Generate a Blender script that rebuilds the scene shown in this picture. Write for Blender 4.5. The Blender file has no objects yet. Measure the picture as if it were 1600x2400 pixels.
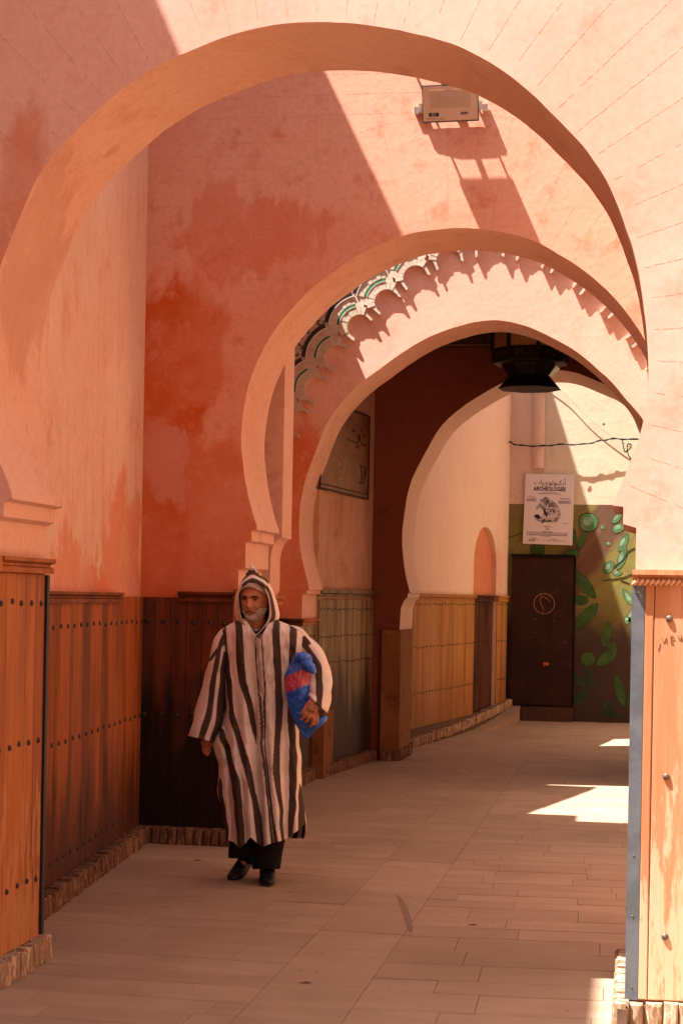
import bpy, bmesh, math, random
from mathutils import Vector, Matrix, noise, geometry
random.seed(7)
R = math.radians
S = bpy.context.scene
COL = S.collection

# ------------------------------------------------------------------ camera, sky, sun, exposure
FPX = 4000.0                      # focal length in pixels of the 1600 x 2400 photograph
YAW = math.atan(687 / FPX)
ROLL = 0.018
CAM = Vector((0, 0, 1.62))
_d = Vector((-math.sin(YAW), math.cos(YAW), 0))
_r0 = Vector((math.cos(YAW), math.sin(YAW), 0))
_r = _r0 * math.cos(ROLL) + Vector((0, 0, 1)) * math.sin(ROLL)
_u = Vector((0, 0, 1)) * math.cos(ROLL) - _r0 * math.sin(ROLL)
cd = bpy.data.cameras.new('camera'); cam = bpy.data.objects.new('camera', cd); COL.objects.link(cam)
cd.sensor_width = 36; cd.lens = FPX / 2400 * 36; cd.shift_y = 200 / 2400; cd.clip_end = 2000; cd.clip_start = 0.1
cam.matrix_world = Matrix(((_r.x, _u.x, -_d.x, CAM.x), (_r.y, _u.y, -_d.y, CAM.y), (_r.z, _u.z, -_d.z, CAM.z), (0, 0, 0, 1)))
S.camera = cam

SUN = Vector((0.45, 0.22, -1.0)).normalized()          # direction in which the light travels
wd = bpy.data.worlds.new('World'); S.world = wd; wd.use_nodes = True
nt = wd.node_tree; nt.nodes.clear()
sky = nt.nodes.new('ShaderNodeTexSky'); sky.sky_type = 'NISHITA'; sky.sun_disc = False
sky.sun_elevation = math.asin(-SUN.z); sky.sun_rotation = math.atan2(-SUN.x, -SUN.y)
sky.air_density = 0.7; sky.dust_density = 4.0; sky.ozone_density = 0.3      # hazy desert-town sky
bg = nt.nodes.new('ShaderNodeBackground'); bg.inputs[1].default_value = 0.05
wo = nt.nodes.new('ShaderNodeOutputWorld')
nt.links.new(sky.outputs[0], bg.inputs[0]); nt.links.new(bg.outputs[0], wo.inputs[0])
sd = bpy.data.lights.new('sun', 'SUN'); sd.energy = 5.0; sd.angle = R(0.5); sd.color = (1.0, 0.945, 0.90)
sun = bpy.data.objects.new('sun', sd); COL.objects.link(sun)
sun.rotation_euler = SUN.to_track_quat('-Z', 'Y').to_euler()
S.view_settings.view_transform = 'Standard'; S.view_settings.look = 'None'; S.view_settings.gamma = 1
S.view_settings.exposure = 1.97; S.view_settings.use_curve_mapping = False
S.render.engine = 'CYCLES'
S.cycles.max_bounces = 12; S.cycles.diffuse_bounces = 8; S.cycles.glossy_bounces = 3
S.cycles.use_denoising = True

# ------------------------------------------------------------------ pixel of the photograph -> point on a real plane
def ray(px, py):
    return _d + _r * ((px - 800) / FPX) + _u * ((1400 - py) / FPX)
def PY(px, py, Y):
    q = ray(px, py); return CAM + q * (Y / q.y)
def PZ(px, py, Z=0.0):
    q = ray(px, py); return CAM + q * ((Z - CAM.z) / q.z)
def PW(px, py, a, b):             # vertical plane through plan points a, b
    q = ray(px, py); n = Vector((-(b[1] - a[1]), b[0] - a[0], 0)); A = Vector((a[0], a[1], 0))
    return CAM + q * (n.dot(A - CAM) / n.dot(q))
def XZ(pts, Y): return [(PY(x, y, Y).x, PY(x, y, Y).z) for x, y in pts]

# ------------------------------------------------------------------ objects
def prop(o, label=None, cat=None, group=None, kind=None):
    for k, v in (('label', label), ('category', cat), ('group', group), ('kind', kind)):
        if v: o[k] = v
    return o
def link(name, me, mat=None, parent=None, **k):
    o = bpy.data.objects.new(name, me); COL.objects.link(o)
    if mat is not None and me is not None and not me.materials: me.materials.append(mat)
    if parent is not None: o.parent = parent
    return prop(o, **k)
def empty(name, label, cat, loc=(0, 0, 0), rz=0, group=None):
    o = bpy.data.objects.new(name, None); COL.objects.link(o); o.location = loc; o.rotation_euler = (0, 0, rz)
    o.empty_display_size = 0.1
    return prop(o, label, cat, group)
def mesh(name, vs, fs, smooth=0):
    me = bpy.data.meshes.new(name); me.from_pydata([tuple(v) for v in vs], [], fs); me.update()
    if smooth:
        me.shade_smooth()
        if smooth < 180: me.set_sharp_from_angle(angle=R(smooth))
    return me
class MB:
    def __init__(s): s.v = []; s.f = []
    def add(s, vs, fs):
        b = len(s.v); s.v += [tuple(v) for v in vs]; s.f += [tuple(b + i for i in f) for f in fs]
    def box(s, c, d, M=None):
        cx, cy, cz = c; dx, dy, dz = (t / 2 for t in d)
        vs = [Vector((cx + i * dx, cy + j * dy, cz + k * dz)) for i in (-1, 1) for j in (-1, 1) for k in (-1, 1)]
        if M: vs = [M @ v for v in vs]
        s.add(vs, [(0, 1, 3, 2), (4, 6, 7, 5), (0, 4, 5, 1), (2, 3, 7, 6), (0, 2, 6, 4), (1, 5, 7, 3)])
    def tube(s, pts, r, n=6, cap=True):
        pts = [Vector(p) for p in pts]; m = len(pts); rs = r if isinstance(r, (list, tuple)) else [r] * m
        t0 = (pts[1] - pts[0]).normalized(); a = t0.orthogonal().normalized(); b0 = len(s.v)
        for i, p in enumerate(pts):
            t = (pts[min(i + 1, m - 1)] - pts[max(i - 1, 0)]).normalized()
            a = (a - t * a.dot(t)).normalized(); c = t.cross(a)
            for k in range(n):
                w = 2 * math.pi * k / n; s.v.append(tuple(p + (a * math.cos(w) + c * math.sin(w)) * rs[i]))
        for i in range(m - 1):
            for k in range(n):
                s.f.append((b0 + i * n + k, b0 + i * n + (k + 1) % n, b0 + (i + 1) * n + (k + 1) % n, b0 + (i + 1) * n + k))
        if cap:
            s.f.append(tuple(b0 + k for k in range(n))[::-1]); s.f.append(tuple(b0 + (m - 1) * n + k for k in range(n)))
    def obj(s, name, mat, parent=None, smooth=0, **k):
        return link(name, mesh(name, s.v, s.f, smooth), mat, parent, **k)
def catmull(p, n=8):
    out = []
    for i in range(len(p) - 1):
        a = p[max(i - 1, 0)]; b = p[i]; c = p[i + 1]; d = p[min(i + 2, len(p) - 1)]
        for k in range(n):
            t = k / n
            out.append(tuple(0.5 * (2 * b[j] + (c[j] - a[j]) * t + (2 * a[j] - 5 * b[j] + 4 * c[j] - d[j]) * t * t + (3 * b[j] - a[j] - 3 * c[j] + d[j]) * t ** 3) for j in range(len(b))))
    return out + [tuple(p[-1])]
def tess(poly):
    return [tuple(t) for t in geometry.tessellate_polygon([[Vector((p[0], p[1], 0)) for p in poly]])]
def prism(poly, o, u, n, t, name, mat, parent=None, smooth=30, **k):
    """2-D outline (along, up) set up on a vertical plane at o with direction u, made t thick along n."""
    o = Vector(o); u = Vector(u).normalized(); n = Vector(n).normalized(); z = Vector((0, 0, 1)); N = len(poly)
    a = [o + u * p[0] + z * p[1] for p in poly]; b = [q + n * t for q in a]
    tr = tess(poly); fs = [f for f in tr] + [tuple(N + i for i in f[::-1]) for f in tr]
    fs += [(i, N + i, N + (i + 1) % N, (i + 1) % N) for i in range(N)]
    me = mesh(name, a + b, fs)
    bm = bmesh.new(); bm.from_mesh(me); bmesh.ops.recalc_face_normals(bm, faces=bm.faces); bm.to_mesh(me); bm.free()
    if smooth: me.shade_smooth(); me.set_sharp_from_angle(angle=R(smooth))
    return link(name, me, mat, parent, **k)
def flatpoly(poly3, mat, name, parent=None, nrm=(0, -1, 0), t=0.002, **k):
    """thin raised patch: list of 3-D points on a wall, extruded t towards nrm"""
    n = Vector(nrm).normalized(); pts = [Vector(p) for p in poly3]; N = len(pts)
    u = Vector((-n.y, n.x, 0)).normalized() if abs(n.z) < .9 else Vector((1, 0, 0)); w = n.cross(u)
    tr = tess([(p.dot(u), p.dot(w)) for p in pts])
    vs = [p + n * t for p in pts] + pts
    return link(name, mesh(name, vs, tr + [(i, (i + 1) % N, N + (i + 1) % N, N + i) for i in range(N)]), mat, parent, **k)
def chbox(name, w, h, t, ch, wob=0.0, seed=0):
    """plank / brick: x along 0..w, z up 0..h, y from 0 (back) to -t (front), front edges chamfered; cheap, shared"""
    rnd = random.Random(seed); j = lambda: rnd.uniform(-wob, wob)
    vs = [(0, 0, 0), (w, 0, 0), (w, 0, h), (0, 0, h)]
    vs += [(j(), -t + ch, j()), (w + j(), -t + ch, j()), (w + j(), -t + ch, h + j()), (j(), -t + ch, h + j())]
    vs += [(ch + j(), -t + j(), ch + j()), (w - ch + j(), -t + j(), ch + j()), (w - ch + j(), -t + j(), h - ch + j()), (ch + j(), -t + j(), h - ch + j())]
    fs = []
    for a, b in ((0, 4), (4, 8)):
        for i in range(4): fs.append((a + i, a + (i + 1) % 4, b + (i + 1) % 4, b + i))
    fs.append((8, 9, 10, 11)); fs.append((3, 2, 1, 0))
    return mesh(name, vs, fs)

# ------------------------------------------------------------------ materials
class NT:
    def __init__(s, name):
        s.m = bpy.data.materials.new(name); s.m.use_nodes = True; s.t = s.m.node_tree; s.t.nodes.clear()
        s.out = s.n('ShaderNodeOutputMaterial'); s.b = s.n('ShaderNodeBsdfPrincipled'); s.l(s.b.outputs[0], s.out.inputs[0])
        s.b.inputs['Roughness'].default_value = .85; s.b.inputs['Specular IOR Level'].default_value = .25
    def n(s, t, **k):
        x = s.t.nodes.new(t)
        for a, b in k.items(): setattr(x, a, b)
        return x
    def l(s, a, b): s.t.links.new(a, b)
    def pos(s, obj=False):
        return s.n('ShaderNodeTexCoord').outputs['Object'] if obj else s.n('ShaderNodeNewGeometry').outputs['Position']
    def map(s, v, sc, rot=(0, 0, 0), loc=(0, 0, 0)):
        x = s.n('ShaderNodeMapping'); s.l(v, x.inputs[0]); x.inputs['Scale'].default_value = sc; x.inputs['Rotation'].default_value = rot; x.inputs['Location'].default_value = loc
        return x.outputs[0]
    def noise(s, v, sc=5, det=4, rough=.55, dist=0):
        x = s.n('ShaderNodeTexNoise'); s.l(v, x.inputs['Vector']); x.inputs['Scale'].default_value = sc; x.inputs['Detail'].default_value = det
        x.inputs['Roughness'].default_value = rough; x.inputs['Distortion'].default_value = dist
        return x.outputs[0]
    def rng(s, v, a, b, c=0, d=1, smooth=True):
        x = s.n('ShaderNodeMapRange'); x.interpolation_type = 'SMOOTHSTEP' if smooth else 'LINEAR'
        s.l(v, x.inputs[0])
        for i, q in enumerate((a, b, c, d)): x.inputs[i + 1].default_value = q
        return x.outputs[0]
    def mix(s, f, a, b, mode='MIX'):
        x = s.n('ShaderNodeMix', data_type='RGBA', blend_type=mode)
        for i, q in ((0, f), (6, a), (7, b)):
            if isinstance(q, (int, float)): x.inputs[i].default_value = q
            elif isinstance(q, (tuple, list)): x.inputs[i].default_value = (*q[:3], 1)
            else: s.l(q, x.inputs[i])
        return x.outputs[2]
    def math(s, op, a, b=0.0, c=0.0):
        x = s.n('ShaderNodeMath', operation=op)
        for i, q in enumerate((a, b, c)):
            if isinstance(q, (int, float)): x.inputs[i].default_value = q
            else: s.l(q, x.inputs[i])
        return x.outputs[0]
    def sep(s, v): x = s.n('ShaderNodeSeparateXYZ'); s.l(v, x.inputs[0]); return x.outputs
    def bump(s, h, st=.3, d=.01):
        x = s.n('ShaderNodeBump'); x.inputs['Strength'].default_value = st; x.inputs['Distance'].default_value = d
        s.l(h, x.inputs['Height']); s.l(x.outputs[0], s.b.inputs['Normal'])
    def col(s, c):
        if isinstance(c, (tuple, list)): s.b.inputs['Base Color'].default_value = (*c[:3], 1)
        else: s.l(c, s.b.inputs['Base Color'])
        return s
def plaster(name, base, alt, deep, stains=(), mott=.5, seed=0, streak=0.0, bump=.35):
    """lime plaster: base/alt mottling, deep = saturated worn patches; stains = (cx,cy,cz, rx,ry,rz, colour, amount, edge noise)"""
    T = NT(name); p = T.pos(); q = T.map(p, (1, 1, 1), loc=(seed * 3.1, seed * 1.7, seed * .9))
    n1 = T.noise(q, 1.1, 6, .6, .3); n2 = T.noise(q, 4.5, 6, .65, .2); n3 = T.noise(q, 30, 4, .6)
    brush = T.noise(T.map(q, (4.5, 4.5, 1.3)), 1.7, 7, .62, .4)
    c = T.mix(T.rng(n1, .4, .62), base, alt)
    c = T.mix(T.math('MULTIPLY', T.rng(n2, .52, .72), mott), c, deep)
    c = T.mix(T.math('MULTIPLY', T.rng(brush, .48, .7), streak), c, deep)
    c = T.mix(.35, c, T.mix(T.rng(n3, .3, .7, 0, 1), (.72, .72, .72), (1.0, 1.0, 1.0)), 'MULTIPLY')
    for (cx, cy, cz, rx, ry, rz, colr, amt, en) in stains:
        v = T.map(p, (1 / rx, 1 / ry, 1 / rz), loc=(-cx / rx, -cy / ry, -cz / rz))
        ln = T.n('ShaderNodeVectorMath', operation='LENGTH'); T.l(v, ln.inputs[0])
        nn = T.noise(T.map(q, (1, 1, .75)), 1.9, 12, .66, .5); dr = T.noise(T.map(q, (7, 7, .8)), 1.5, 5, .6)
        d = T.math('ADD', ln.outputs['Value'], T.math('MULTIPLY', T.math('SUBTRACT', nn, .5), en * 1.7))
        d = T.math('ADD', d, T.math('MULTIPLY', T.math('SUBTRACT', dr, .5), en * .5))
        mk = T.math('MULTIPLY', T.rng(d, 1.14, .80), T.rng(T.noise(q, 9, 9, .78, .3), .66, .50, .45, 1.0))
        mk = T.math('MULTIPLY', mk, T.rng(T.noise(q, 2.2, 5, .6), .30, .60, .55, 1.0))
        c = T.mix(T.math('MULTIPLY', mk, amt), c, colr)
    T.col(c); T.b.inputs['Roughness'].default_value = .9; T.b.inputs['Specular IOR Level'].default_value = .15
    T.bump(T.math('ADD', T.math('MULTIPLY', n2, 1.0), T.math('MULTIPLY', n3, .12)), bump, .012)
    return T.m
def wood(name, a, b, dark, grime_shade=.5, zc=None, seed=0, rough=.55, pale=None):
    T = NT(name); p = T.pos(); q = T.map(p, (1, 1, 1), loc=(seed, seed * 2.3, seed * .7))
    g = T.noise(T.map(q, (14, 14, .7)), 2.2, 6, .62, .4); g2 = T.noise(T.map(q, (60, 60, 1.6)), 2.2, 3, .6)
    big = T.noise(T.map(q, (3.5, 3.5, .55)), 1.7, 5, .6)
    oi = T.n('ShaderNodeObjectInfo')
    c = T.mix(T.rng(g, .35, .68), a, b)
    c = T.mix(T.rng(g2, .35, .7, 0, .35), c, dark)
    c = T.mix(T.math('MULTIPLY', T.math('SUBTRACT', oi.outputs['Random'], .2), .8), c, b); c = T.mix(T.rng(oi.outputs['Random'], .35, .0, 0, .45), c, dark)
    m = T.rng(big, .42, .62)
    if zc:                          # ragged dirt and wear, deepened low down to paint in shade
        z = T.sep(p)[2]
        m2 = T.rng(T.math('ADD', z, T.math('MULTIPLY', T.math('SUBTRACT', big, .5), -2.2)), zc[0], zc[1])
        m = T.math('MAXIMUM', T.math('MULTIPLY', m, .5), m2)
    c = T.mix(T.math('MULTIPLY', m, grime_shade), c, dark)
    if pale:                        # varnish worn away in ragged upright streaks, most near the ground
        zz = T.sep(p)[2]; wn = T.noise(T.map(q, (16, 16, 2.2)), 1.8, 8, .7, .3)
        c = T.mix(T.math('MULTIPLY', T.rng(T.math('ADD', wn, T.rng(zz, 1.3, .1, 0, .22)), .60, .70), .75), c, pale)
    sc = T.noise(T.map(q, (10, 10, 4)), 7, 8, .75)
    c = T.mix(T.rng(sc, .69, .76, 0, .35), c, (.5, .36, .24))
    T.col(c); T.b.inputs['Roughness'].default_value = rough; T.b.inputs['Specular IOR Level'].default_value = .2
    T.bump(T.math('ADD', g, T.math('MULTIPLY', g2, .5)), .35, .004)
    return T.m
def simple(name, c, rough=.7, metal=0, spec=.3, var=.25, sc=12, alt=None):
    T = NT(name); n = T.noise(T.pos(), sc, 5, .6)
    T.col(T.mix(T.rng(n, .35, .65), c, alt if alt else tuple(x * (1 - var) for x in c)))
    T.b.inputs['Roughness'].default_value = rough; T.b.inputs['Metallic'].default_value = metal; T.b.inputs['Specular IOR Level'].default_value = spec
    T.bump(n, .15, .004)
    return T.m

PB = (.72, .40, .30); PA = (.75, .45, .35); PD = (.60, .22, .11)      # pink lime wash
RUST = (.54, .10, .018)
M = {}
M['p1'] = plaster('plaster_front', PB, PA, PD, mott=.38, seed=1, bump=.12, stains=[(-2.45, 6.6, 3.0, .16, .6, .55, PD, .8, 1.2)])
M['side1'] = plaster('plaster_bay_side', (.69, .44, .31), (.72, .49, .36), (.58, .19, .08), mott=.40, seed=5, streak=.30,
    stains=[(-3.1, 10.3, 1.7, .6, .9, .55, (.60, .17, .08), .75, 1.6), (-3.1, 9.0, 1.55, .6, .8, .35, (.62, .18, .08), .7, 2.0)])
M['p2'] = plaster('plaster_second', (.70, .315, .195), (.73, .375, .25), (.52, .13, .04), mott=.55, seed=2, stains=[
    (-3.0, 10.8, 3.1, .38, .5, .62, RUST, 1.0, 1.0), (-3.24, 10.8, 2.1, .34, .5, 1.1, RUST, .85, .7),
    (-2.5, 10.8, 3.95, .42, .5, .26, RUST, .5, 2.6), (-2.8, 10.8, 2.0, .6, .5, .75, (.55, .14, .045), .8, 1.3),
    (-3.0, 10.8, 2.55, .16, .5, .3, (.62, .30, .22), .7, 2.6)])
M['p3'] = plaster('plaster_third', (.74, .42, .30), (.77, .47, .35), (.60, .22, .1), mott=.3, seed=3,
    stains=[(-2.9, 14.4, 1.9, .55, .6, 1.2, (.58, .13, .035), .9, .8)])
M['soffit'] = plaster('plaster_soffit', (.70, .43, .31), (.67, .38, .26), (.58, .28, .18), mott=.6, seed=4, streak=.0,
    stains=[(-2.5, 6.9, 3.0, .25, .3, .42, (.46, .24, .17), .6, 2.4)])
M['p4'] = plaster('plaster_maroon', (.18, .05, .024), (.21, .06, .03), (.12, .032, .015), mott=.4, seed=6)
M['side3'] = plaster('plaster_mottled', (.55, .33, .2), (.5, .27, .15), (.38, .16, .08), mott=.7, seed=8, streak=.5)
M['side4'] = plaster('plaster_beige', (.79, .59, .44), (.80, .62, .47), (.72, .46, .33), mott=.3, seed=9, streak=.2, stains=[(-2.0, 22.2, 2.0, .5, .9, .5, (.66, .36, .24), .6, 1.2)])
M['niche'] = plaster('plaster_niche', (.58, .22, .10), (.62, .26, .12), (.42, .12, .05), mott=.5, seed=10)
M['cream'] = plaster('plaster_cream', (.62, .52, .36), (.66, .56, .40), (.50, .40, .27), mott=.5, seed=11, bump=.5)
M['pinkfar'] = plaster('plaster_far', (.66, .48, .36), (.68, .50, .38), (.55, .36, .26), mott=.5, seed=12)
M['plinth'] = plaster('plaster_plinth', (.22, .09, .03), (.28, .125, .05), (.06, .025, .012), mott=.8, seed=13)
M['stone'] = plaster('carved_stone', (.52, .41, .31), (.60, .49, .38), (.38, .27, .19), mott=.7, seed=14, bump=.8)
M['outer'] = plaster('plaster_outer', (.56, .31, .19), (.60, .34, .21), PD, mott=.3, seed=15)
M['w1'] = wood('varnished_cedar', (.33, .09, .012), (.40, .13, .028), (.17, .04, .006), .55, seed=1, pale=(.45, .20, .08))
M['wr'] = wood('weathered_cedar', (.56, .25, .12), (.64, .36, .20), (.40, .15, .06), .5, seed=9, pale=(.62, .46, .30))
M['w2'] = wood('cedar_streaked', (.46, .14, .035), (.36, .095, .02), (.035, .013, .007), .88, (1.0, .15), seed=2)
M['w3'] = wood('cedar_blackened', (.24, .065, .016), (.15, .04, .012), (.009, .006, .006), .97, (1.35, .65), seed=3)
M['w4'] = wood('cedar_bleached', (.30, .22, .10), (.36, .27, .13), (.035, .016, .008), .95, (1.35, .5), seed=4)
M['w5'] = wood('cedar_honey', (.46, .21, .05), (.50, .27, .09), (.20, .075, .018), .55, (1.2, .2), seed=5)
M['w6'] = wood('cedar_dark_door', (.12, .05, .022), (.10, .035, .018), (.03, .015, .01), .8, seed=6)
M['stud'] = simple('iron_stud', (.05, .04, .035), .55, .4)
M['studlt'] = simple('worn_iron_stud', (.16, .11, .08), .5, .4)
M['strip'] = simple('painted_steel_strip', (.13, .15, .17), .5, .1, var=.3, sc=9)
M['darkstrip'] = simple('dark_steel_strip', (.035, .03, .028), .5, .3)
def brickmat(name, a, b, c):
    T = NT(name); p = T.pos(); oi = T.n('ShaderNodeObjectInfo')
    n = T.noise(T.map(p, (22, 22, 7)), 1.6, 6, .7, .5); n2 = T.noise(p, 60, 4, .6)
    x = T.mix(T.rng(n, .46, .60), a, b); x = T.mix(T.math('MULTIPLY', oi.outputs['Random'], .55), x, c)
    x = T.mix(T.rng(n2, .6, .75, 0, .5), x, (.5, .38, .26)); T.col(x); T.bump(n, .9, .008); return T.m
M['brick'] = brickmat('base_brick', (.13, .06, .03), (.30, .17, .09), (.09, .04, .02))
M['bricklt'] = brickmat('base_brick_limed', (.30, .19, .11), (.60, .46, .32), (.24, .14, .08))
def pavemat(name, base, alt, dirt):
    T = NT(name); p = T.pos(); oi = T.n('ShaderNodeObjectInfo')
    n = T.noise(T.map(p, (1.2, 3.5, 1)), 2.2, 7, .65, .3); n2 = T.noise(p, 45, 4, .6); n3 = T.noise(T.map(p, (1, 2.4, 1)), 6, 6, .7)
    big = T.noise(p, .9, 4, .6)
    c = T.mix(T.rng(n, .35, .65), base, alt); c = T.mix(T.math('MULTIPLY', oi.outputs['Random'], .34), c, dirt); c = T.mix(T.rng(big, .48, .68, 0, .35), c, dirt)
    c = T.mix(T.rng(n3, .60, .74, 0, .6), c, dirt); c = T.mix(T.rng(n2, .55, .75, 0, .25), c, dirt)
    T.col(c); T.b.inputs['Roughness'].default_value = .62; T.b.inputs['Specular IOR Level'].default_value = .35
    T.bump(T.math('ADD', n3, T.math('MULTIPLY', n2, .4)), .3, .006); return T.m
M['pave'] = pavemat('paving_stone', (.36, .25, .165), (.41, .29, .195), (.22, .135, .085))
M['mortar'] = simple('mortar', (.14, .08, .05), .95)
M['ground'] = pavemat('open_ground', (.32, .215, .14), (.36, .24, .155), (.24, .16, .10))
# ------------------------------------------------------------------ ground and paving
g = MB(); g.add([(-60, -60, -.012), (60, -60, -.012), (60, 80, -.012), (-60, 80, -.012)], [(0, 1, 2, 3)])
ground = g.obj('ground', M['ground'], kind='structure')
pv = prop(bpy.data.objects.new('pavement', mesh('pavement', [(-3.5, 1.5, -.005), (1.2, 1.5, -.005), (1.2, 26.8, -.005), (-3.5, 26.8, -.005)], [(0, 1, 2, 3)])), kind='structure')
pv.data.materials.append(M['mortar']); COL.objects.link(pv)
tiles = []
def paver_field(x0, x1, skew, rows_y0, pitch, ln, jskew, sd):
    rnd = random.Random(sd); y = rows_y0
    while y < 23.3:
        d = pitch * rnd.choice((.8, 1, 1, 1.25)); br = [x0]; x = x0 + rnd.uniform(.2, .95) * ln
        while x < x1 - .12: br.append(x); x += ln * rnd.uniform(.85, 1.2)
        br.append(x1)
        for a, b in zip(br, br[1:]): tiles.append((a, b, y, y + d, skew, jskew, x0, x1))
        y += d
paver_field(-3.4, -1.48, -.015, 5.0, .27, .62, .02, 1)
paver_field(-1.07, 1.0, .07, 5.0, .25, .60, -.02, 2)
yy = 5.0; rnd = random.Random(3)
while yy < 23.2:
    l = rnd.uniform(.9, 1.3); tiles.append((-1.48, -1.07, yy, min(yy + l, 23.2), 0, 0, -1.48, -1.07)); yy += l
def tile_vf(t, rnd):
    a, b, y0, y1, sk, js, fx0, fx1 = t; g = .0018; z = rnd.uniform(-.0015, .0015); c = .0025
    mid = (fx0 + fx1) / 2; Yf = lambda x, y: y + sk * (x - mid)
    P = lambda x, y, zz: (x + (js * (y - y0) if fx0 + .01 < x < fx1 - .01 else 0), Yf(x, y), zz)
    ox = []
    for (e, h, zz) in ((g * .4, g * 2.0, z - .004), (g * .4 + c * .4, g * 2.0 + c, z)):
        ox += [P(a + e, y0 + h, zz), P(b - e, y0 + h, zz), P(b - e, y1 - h, zz), P(a + e, y1 - h, zz)]
    return ox, [(0, 1, 5, 4), (1, 2, 6, 5), (2, 3, 7, 6), (3, 0, 4, 7), (4, 5, 6, 7)]
def inview(t):
    cx, cy = (t[0] + t[1]) / 2, t[2]
    return -.40 * cy - .2 < cx < .05 * cy + .1 and cy > 5.9
tiles.sort(key=lambda t: (not inview(t), t[2]))
far = MB(); rnd = random.Random(5)
for i, t in enumerate(tiles):
    v, f = tile_vf(t, rnd)
    if i < 290:
        link('paver', mesh('paver', v, f), M['pave'], pv)
    else: far.add(v, f)
far.obj('paving_beyond', M['pave'], pv, kind='stuff')

# ------------------------------------------------------------------ pieces that repeat on walls
_cache = {}
def shared(key, fn):
    if key not in _cache: _cache[key] = fn()
    return _cache[key]
def stud_mesh(r):
    def fn():
        vs = []; fs = []; n = 8
        for (rr, y) in ((r, 0), (r * .95, -r * .35), (r * .55, -r * .7)):
            for k in range(n): w = 2 * math.pi * k / n; vs.append((rr * math.cos(w), y, rr * math.sin(w)))
        vs.append((0, -r * .8, 0))
        for a in (0, n):
            for k in range(n): fs.append((a + k, a + (k + 1) % n, a + n + (k + 1) % n, a + n + k))
        for k in range(n): fs.append((2 * n + k, 2 * n + (k + 1) % n, 3 * n))
        return mesh('stud', vs, fs, 60)
    return shared(('stud', r), fn)
def seg(a, b):
    a = Vector((a[0], a[1], 0)); b = Vector((b[0], b[1], 0)); d = b - a
    return a, d.normalized(), d.length, math.atan2(d.y, d.x)
# walls are described left to right as one looks at their visible side: local -y points to the viewer
def planks(parent, a, b, z0, z1, w, mat, rows=(), sr=.011, t=.022, smat=None, per=1, sd=0, z1b=None):
    A, u, L, ang = seg(a, b); n = max(1, round(L / w)); w = L / n; rnd = random.Random(sd)
    for i in range(n):
        h = (z1 if z1b is None else z1 + (z1b - z1) * i / max(1, n - 1)) - z0
        me = shared(('plank', round(w, 4), round(h, 3), t), lambda: chbox('plank', w - .002, h, t, .004))
        me = me if (not me.materials or me.materials[0] == mat) else shared(('plank', round(w, 4), round(h, 3), t, mat.name), lambda: chbox('plank', w - .002, h, t, .004))
        o = link('plank', me, mat, parent); P = A + u * (i * w + .001)
        o.location = (P.x, P.y, z0); o.rotation_euler = (0, 0, ang)
        for z in rows:
            for k in range(per):
                sm = stud_mesh(sr); s = link('stud', sm, smat or M['stud'], parent)
                P = A + u * ((i + (k + .5) / per) * w + rnd.uniform(-.008, .008)) + Vector((u.y, -u.x, 0)) * t
                s.location = (P.x, P.y, z + rnd.uniform(-.006, .006)); s.rotation_euler = (0, 0, ang)
def bricks(parent, a, b, mat, h=.11, w=.056, t=.07, z=0.0, zend=None, sd=1):
    A, u, L, ang = seg(a, b); n = max(1, int(L / w)); w = L / n; rnd = random.Random(sd)
    for i in range(n):
        k = rnd.randrange(6)
        me = shared(('brick', round(w, 3), h, t, k, mat.name), lambda: chbox('brick', w - .008, h, t, .009, .005, k))
        zz = z if zend is None else z + (zend - z) * (i / n) ** 2
        o = link('brick', me, mat, parent); P = A + u * (i * w + .003) + Vector((u.y, -u.x, 0)) * rnd.uniform(-.006, .006)
        o.location = (P.x, P.y, zz + rnd.uniform(-.012, .004) - .002); o.rotation_euler = (0, rnd.uniform(-.05, .05), ang)
    bk = MB()      # the mortar bed the bricks are set in
    Mx = Matrix.Translation(A) @ Matrix.Rotation(ang, 4, 'Z')
    zm = z if zend is None else (z + zend) / 2
    bk.box((L / 2, -t * .35, zm / 2 + h * .42), (L, t * .7, h * .84 + zm), Mx); bk.obj('mortar_bed', M['mortar'], parent)
def rail(parent, a, b, z0, z1, mat, prof=((0, 0), (.045, 0), (.045, .35), (.03, .45), (.03, .6), (.055, .75), (.055, 1), (0, 1)), name='rail'):
    A, u, L, ang = seg(a, b); nrm = Vector((u.y, -u.x, 0)); N = len(prof); vs = []
    for s in (0, L):
        for (d, k) in prof: vs.append(A + u * s + nrm * d + Vector((0, 0, z0 + (z1 - z0) * k)))
    fs = [(i, (i + 1) % N, N + (i + 1) % N, N + i) for i in range(N)] + [tuple(range(N)), tuple(range(2 * N - 1, N - 1, -1))]
    me = mesh(name, vs, fs); bm = bmesh.new(); bm.from_mesh(me); bmesh.ops.recalc_face_normals(bm, faces=bm.faces); bm.to_mesh(me); bm.free()
    return link(name, me, mat, parent)
def slabwall(parent, pts, z0, z1, mat, name):
    """plan polygon raised z0..z1"""
    N = len(pts); vs = [(x, y, z) for z in (z0, z1) for x, y in pts]
    fs = [tuple(t) for t in tess(pts)]; fs = fs + [tuple(N + i for i in f) for f in fs] + [(i, (i + 1) % N, N + (i + 1) % N, N + i) for i in range(N)]
    me = mesh(name, vs, fs); bm = bmesh.new(); bm.from_mesh(me); bmesh.ops.recalc_face_normals(bm, faces=bm.faces); bm.to_mesh(me); bm.free()
    return link(name, me, mat, parent)

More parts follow.
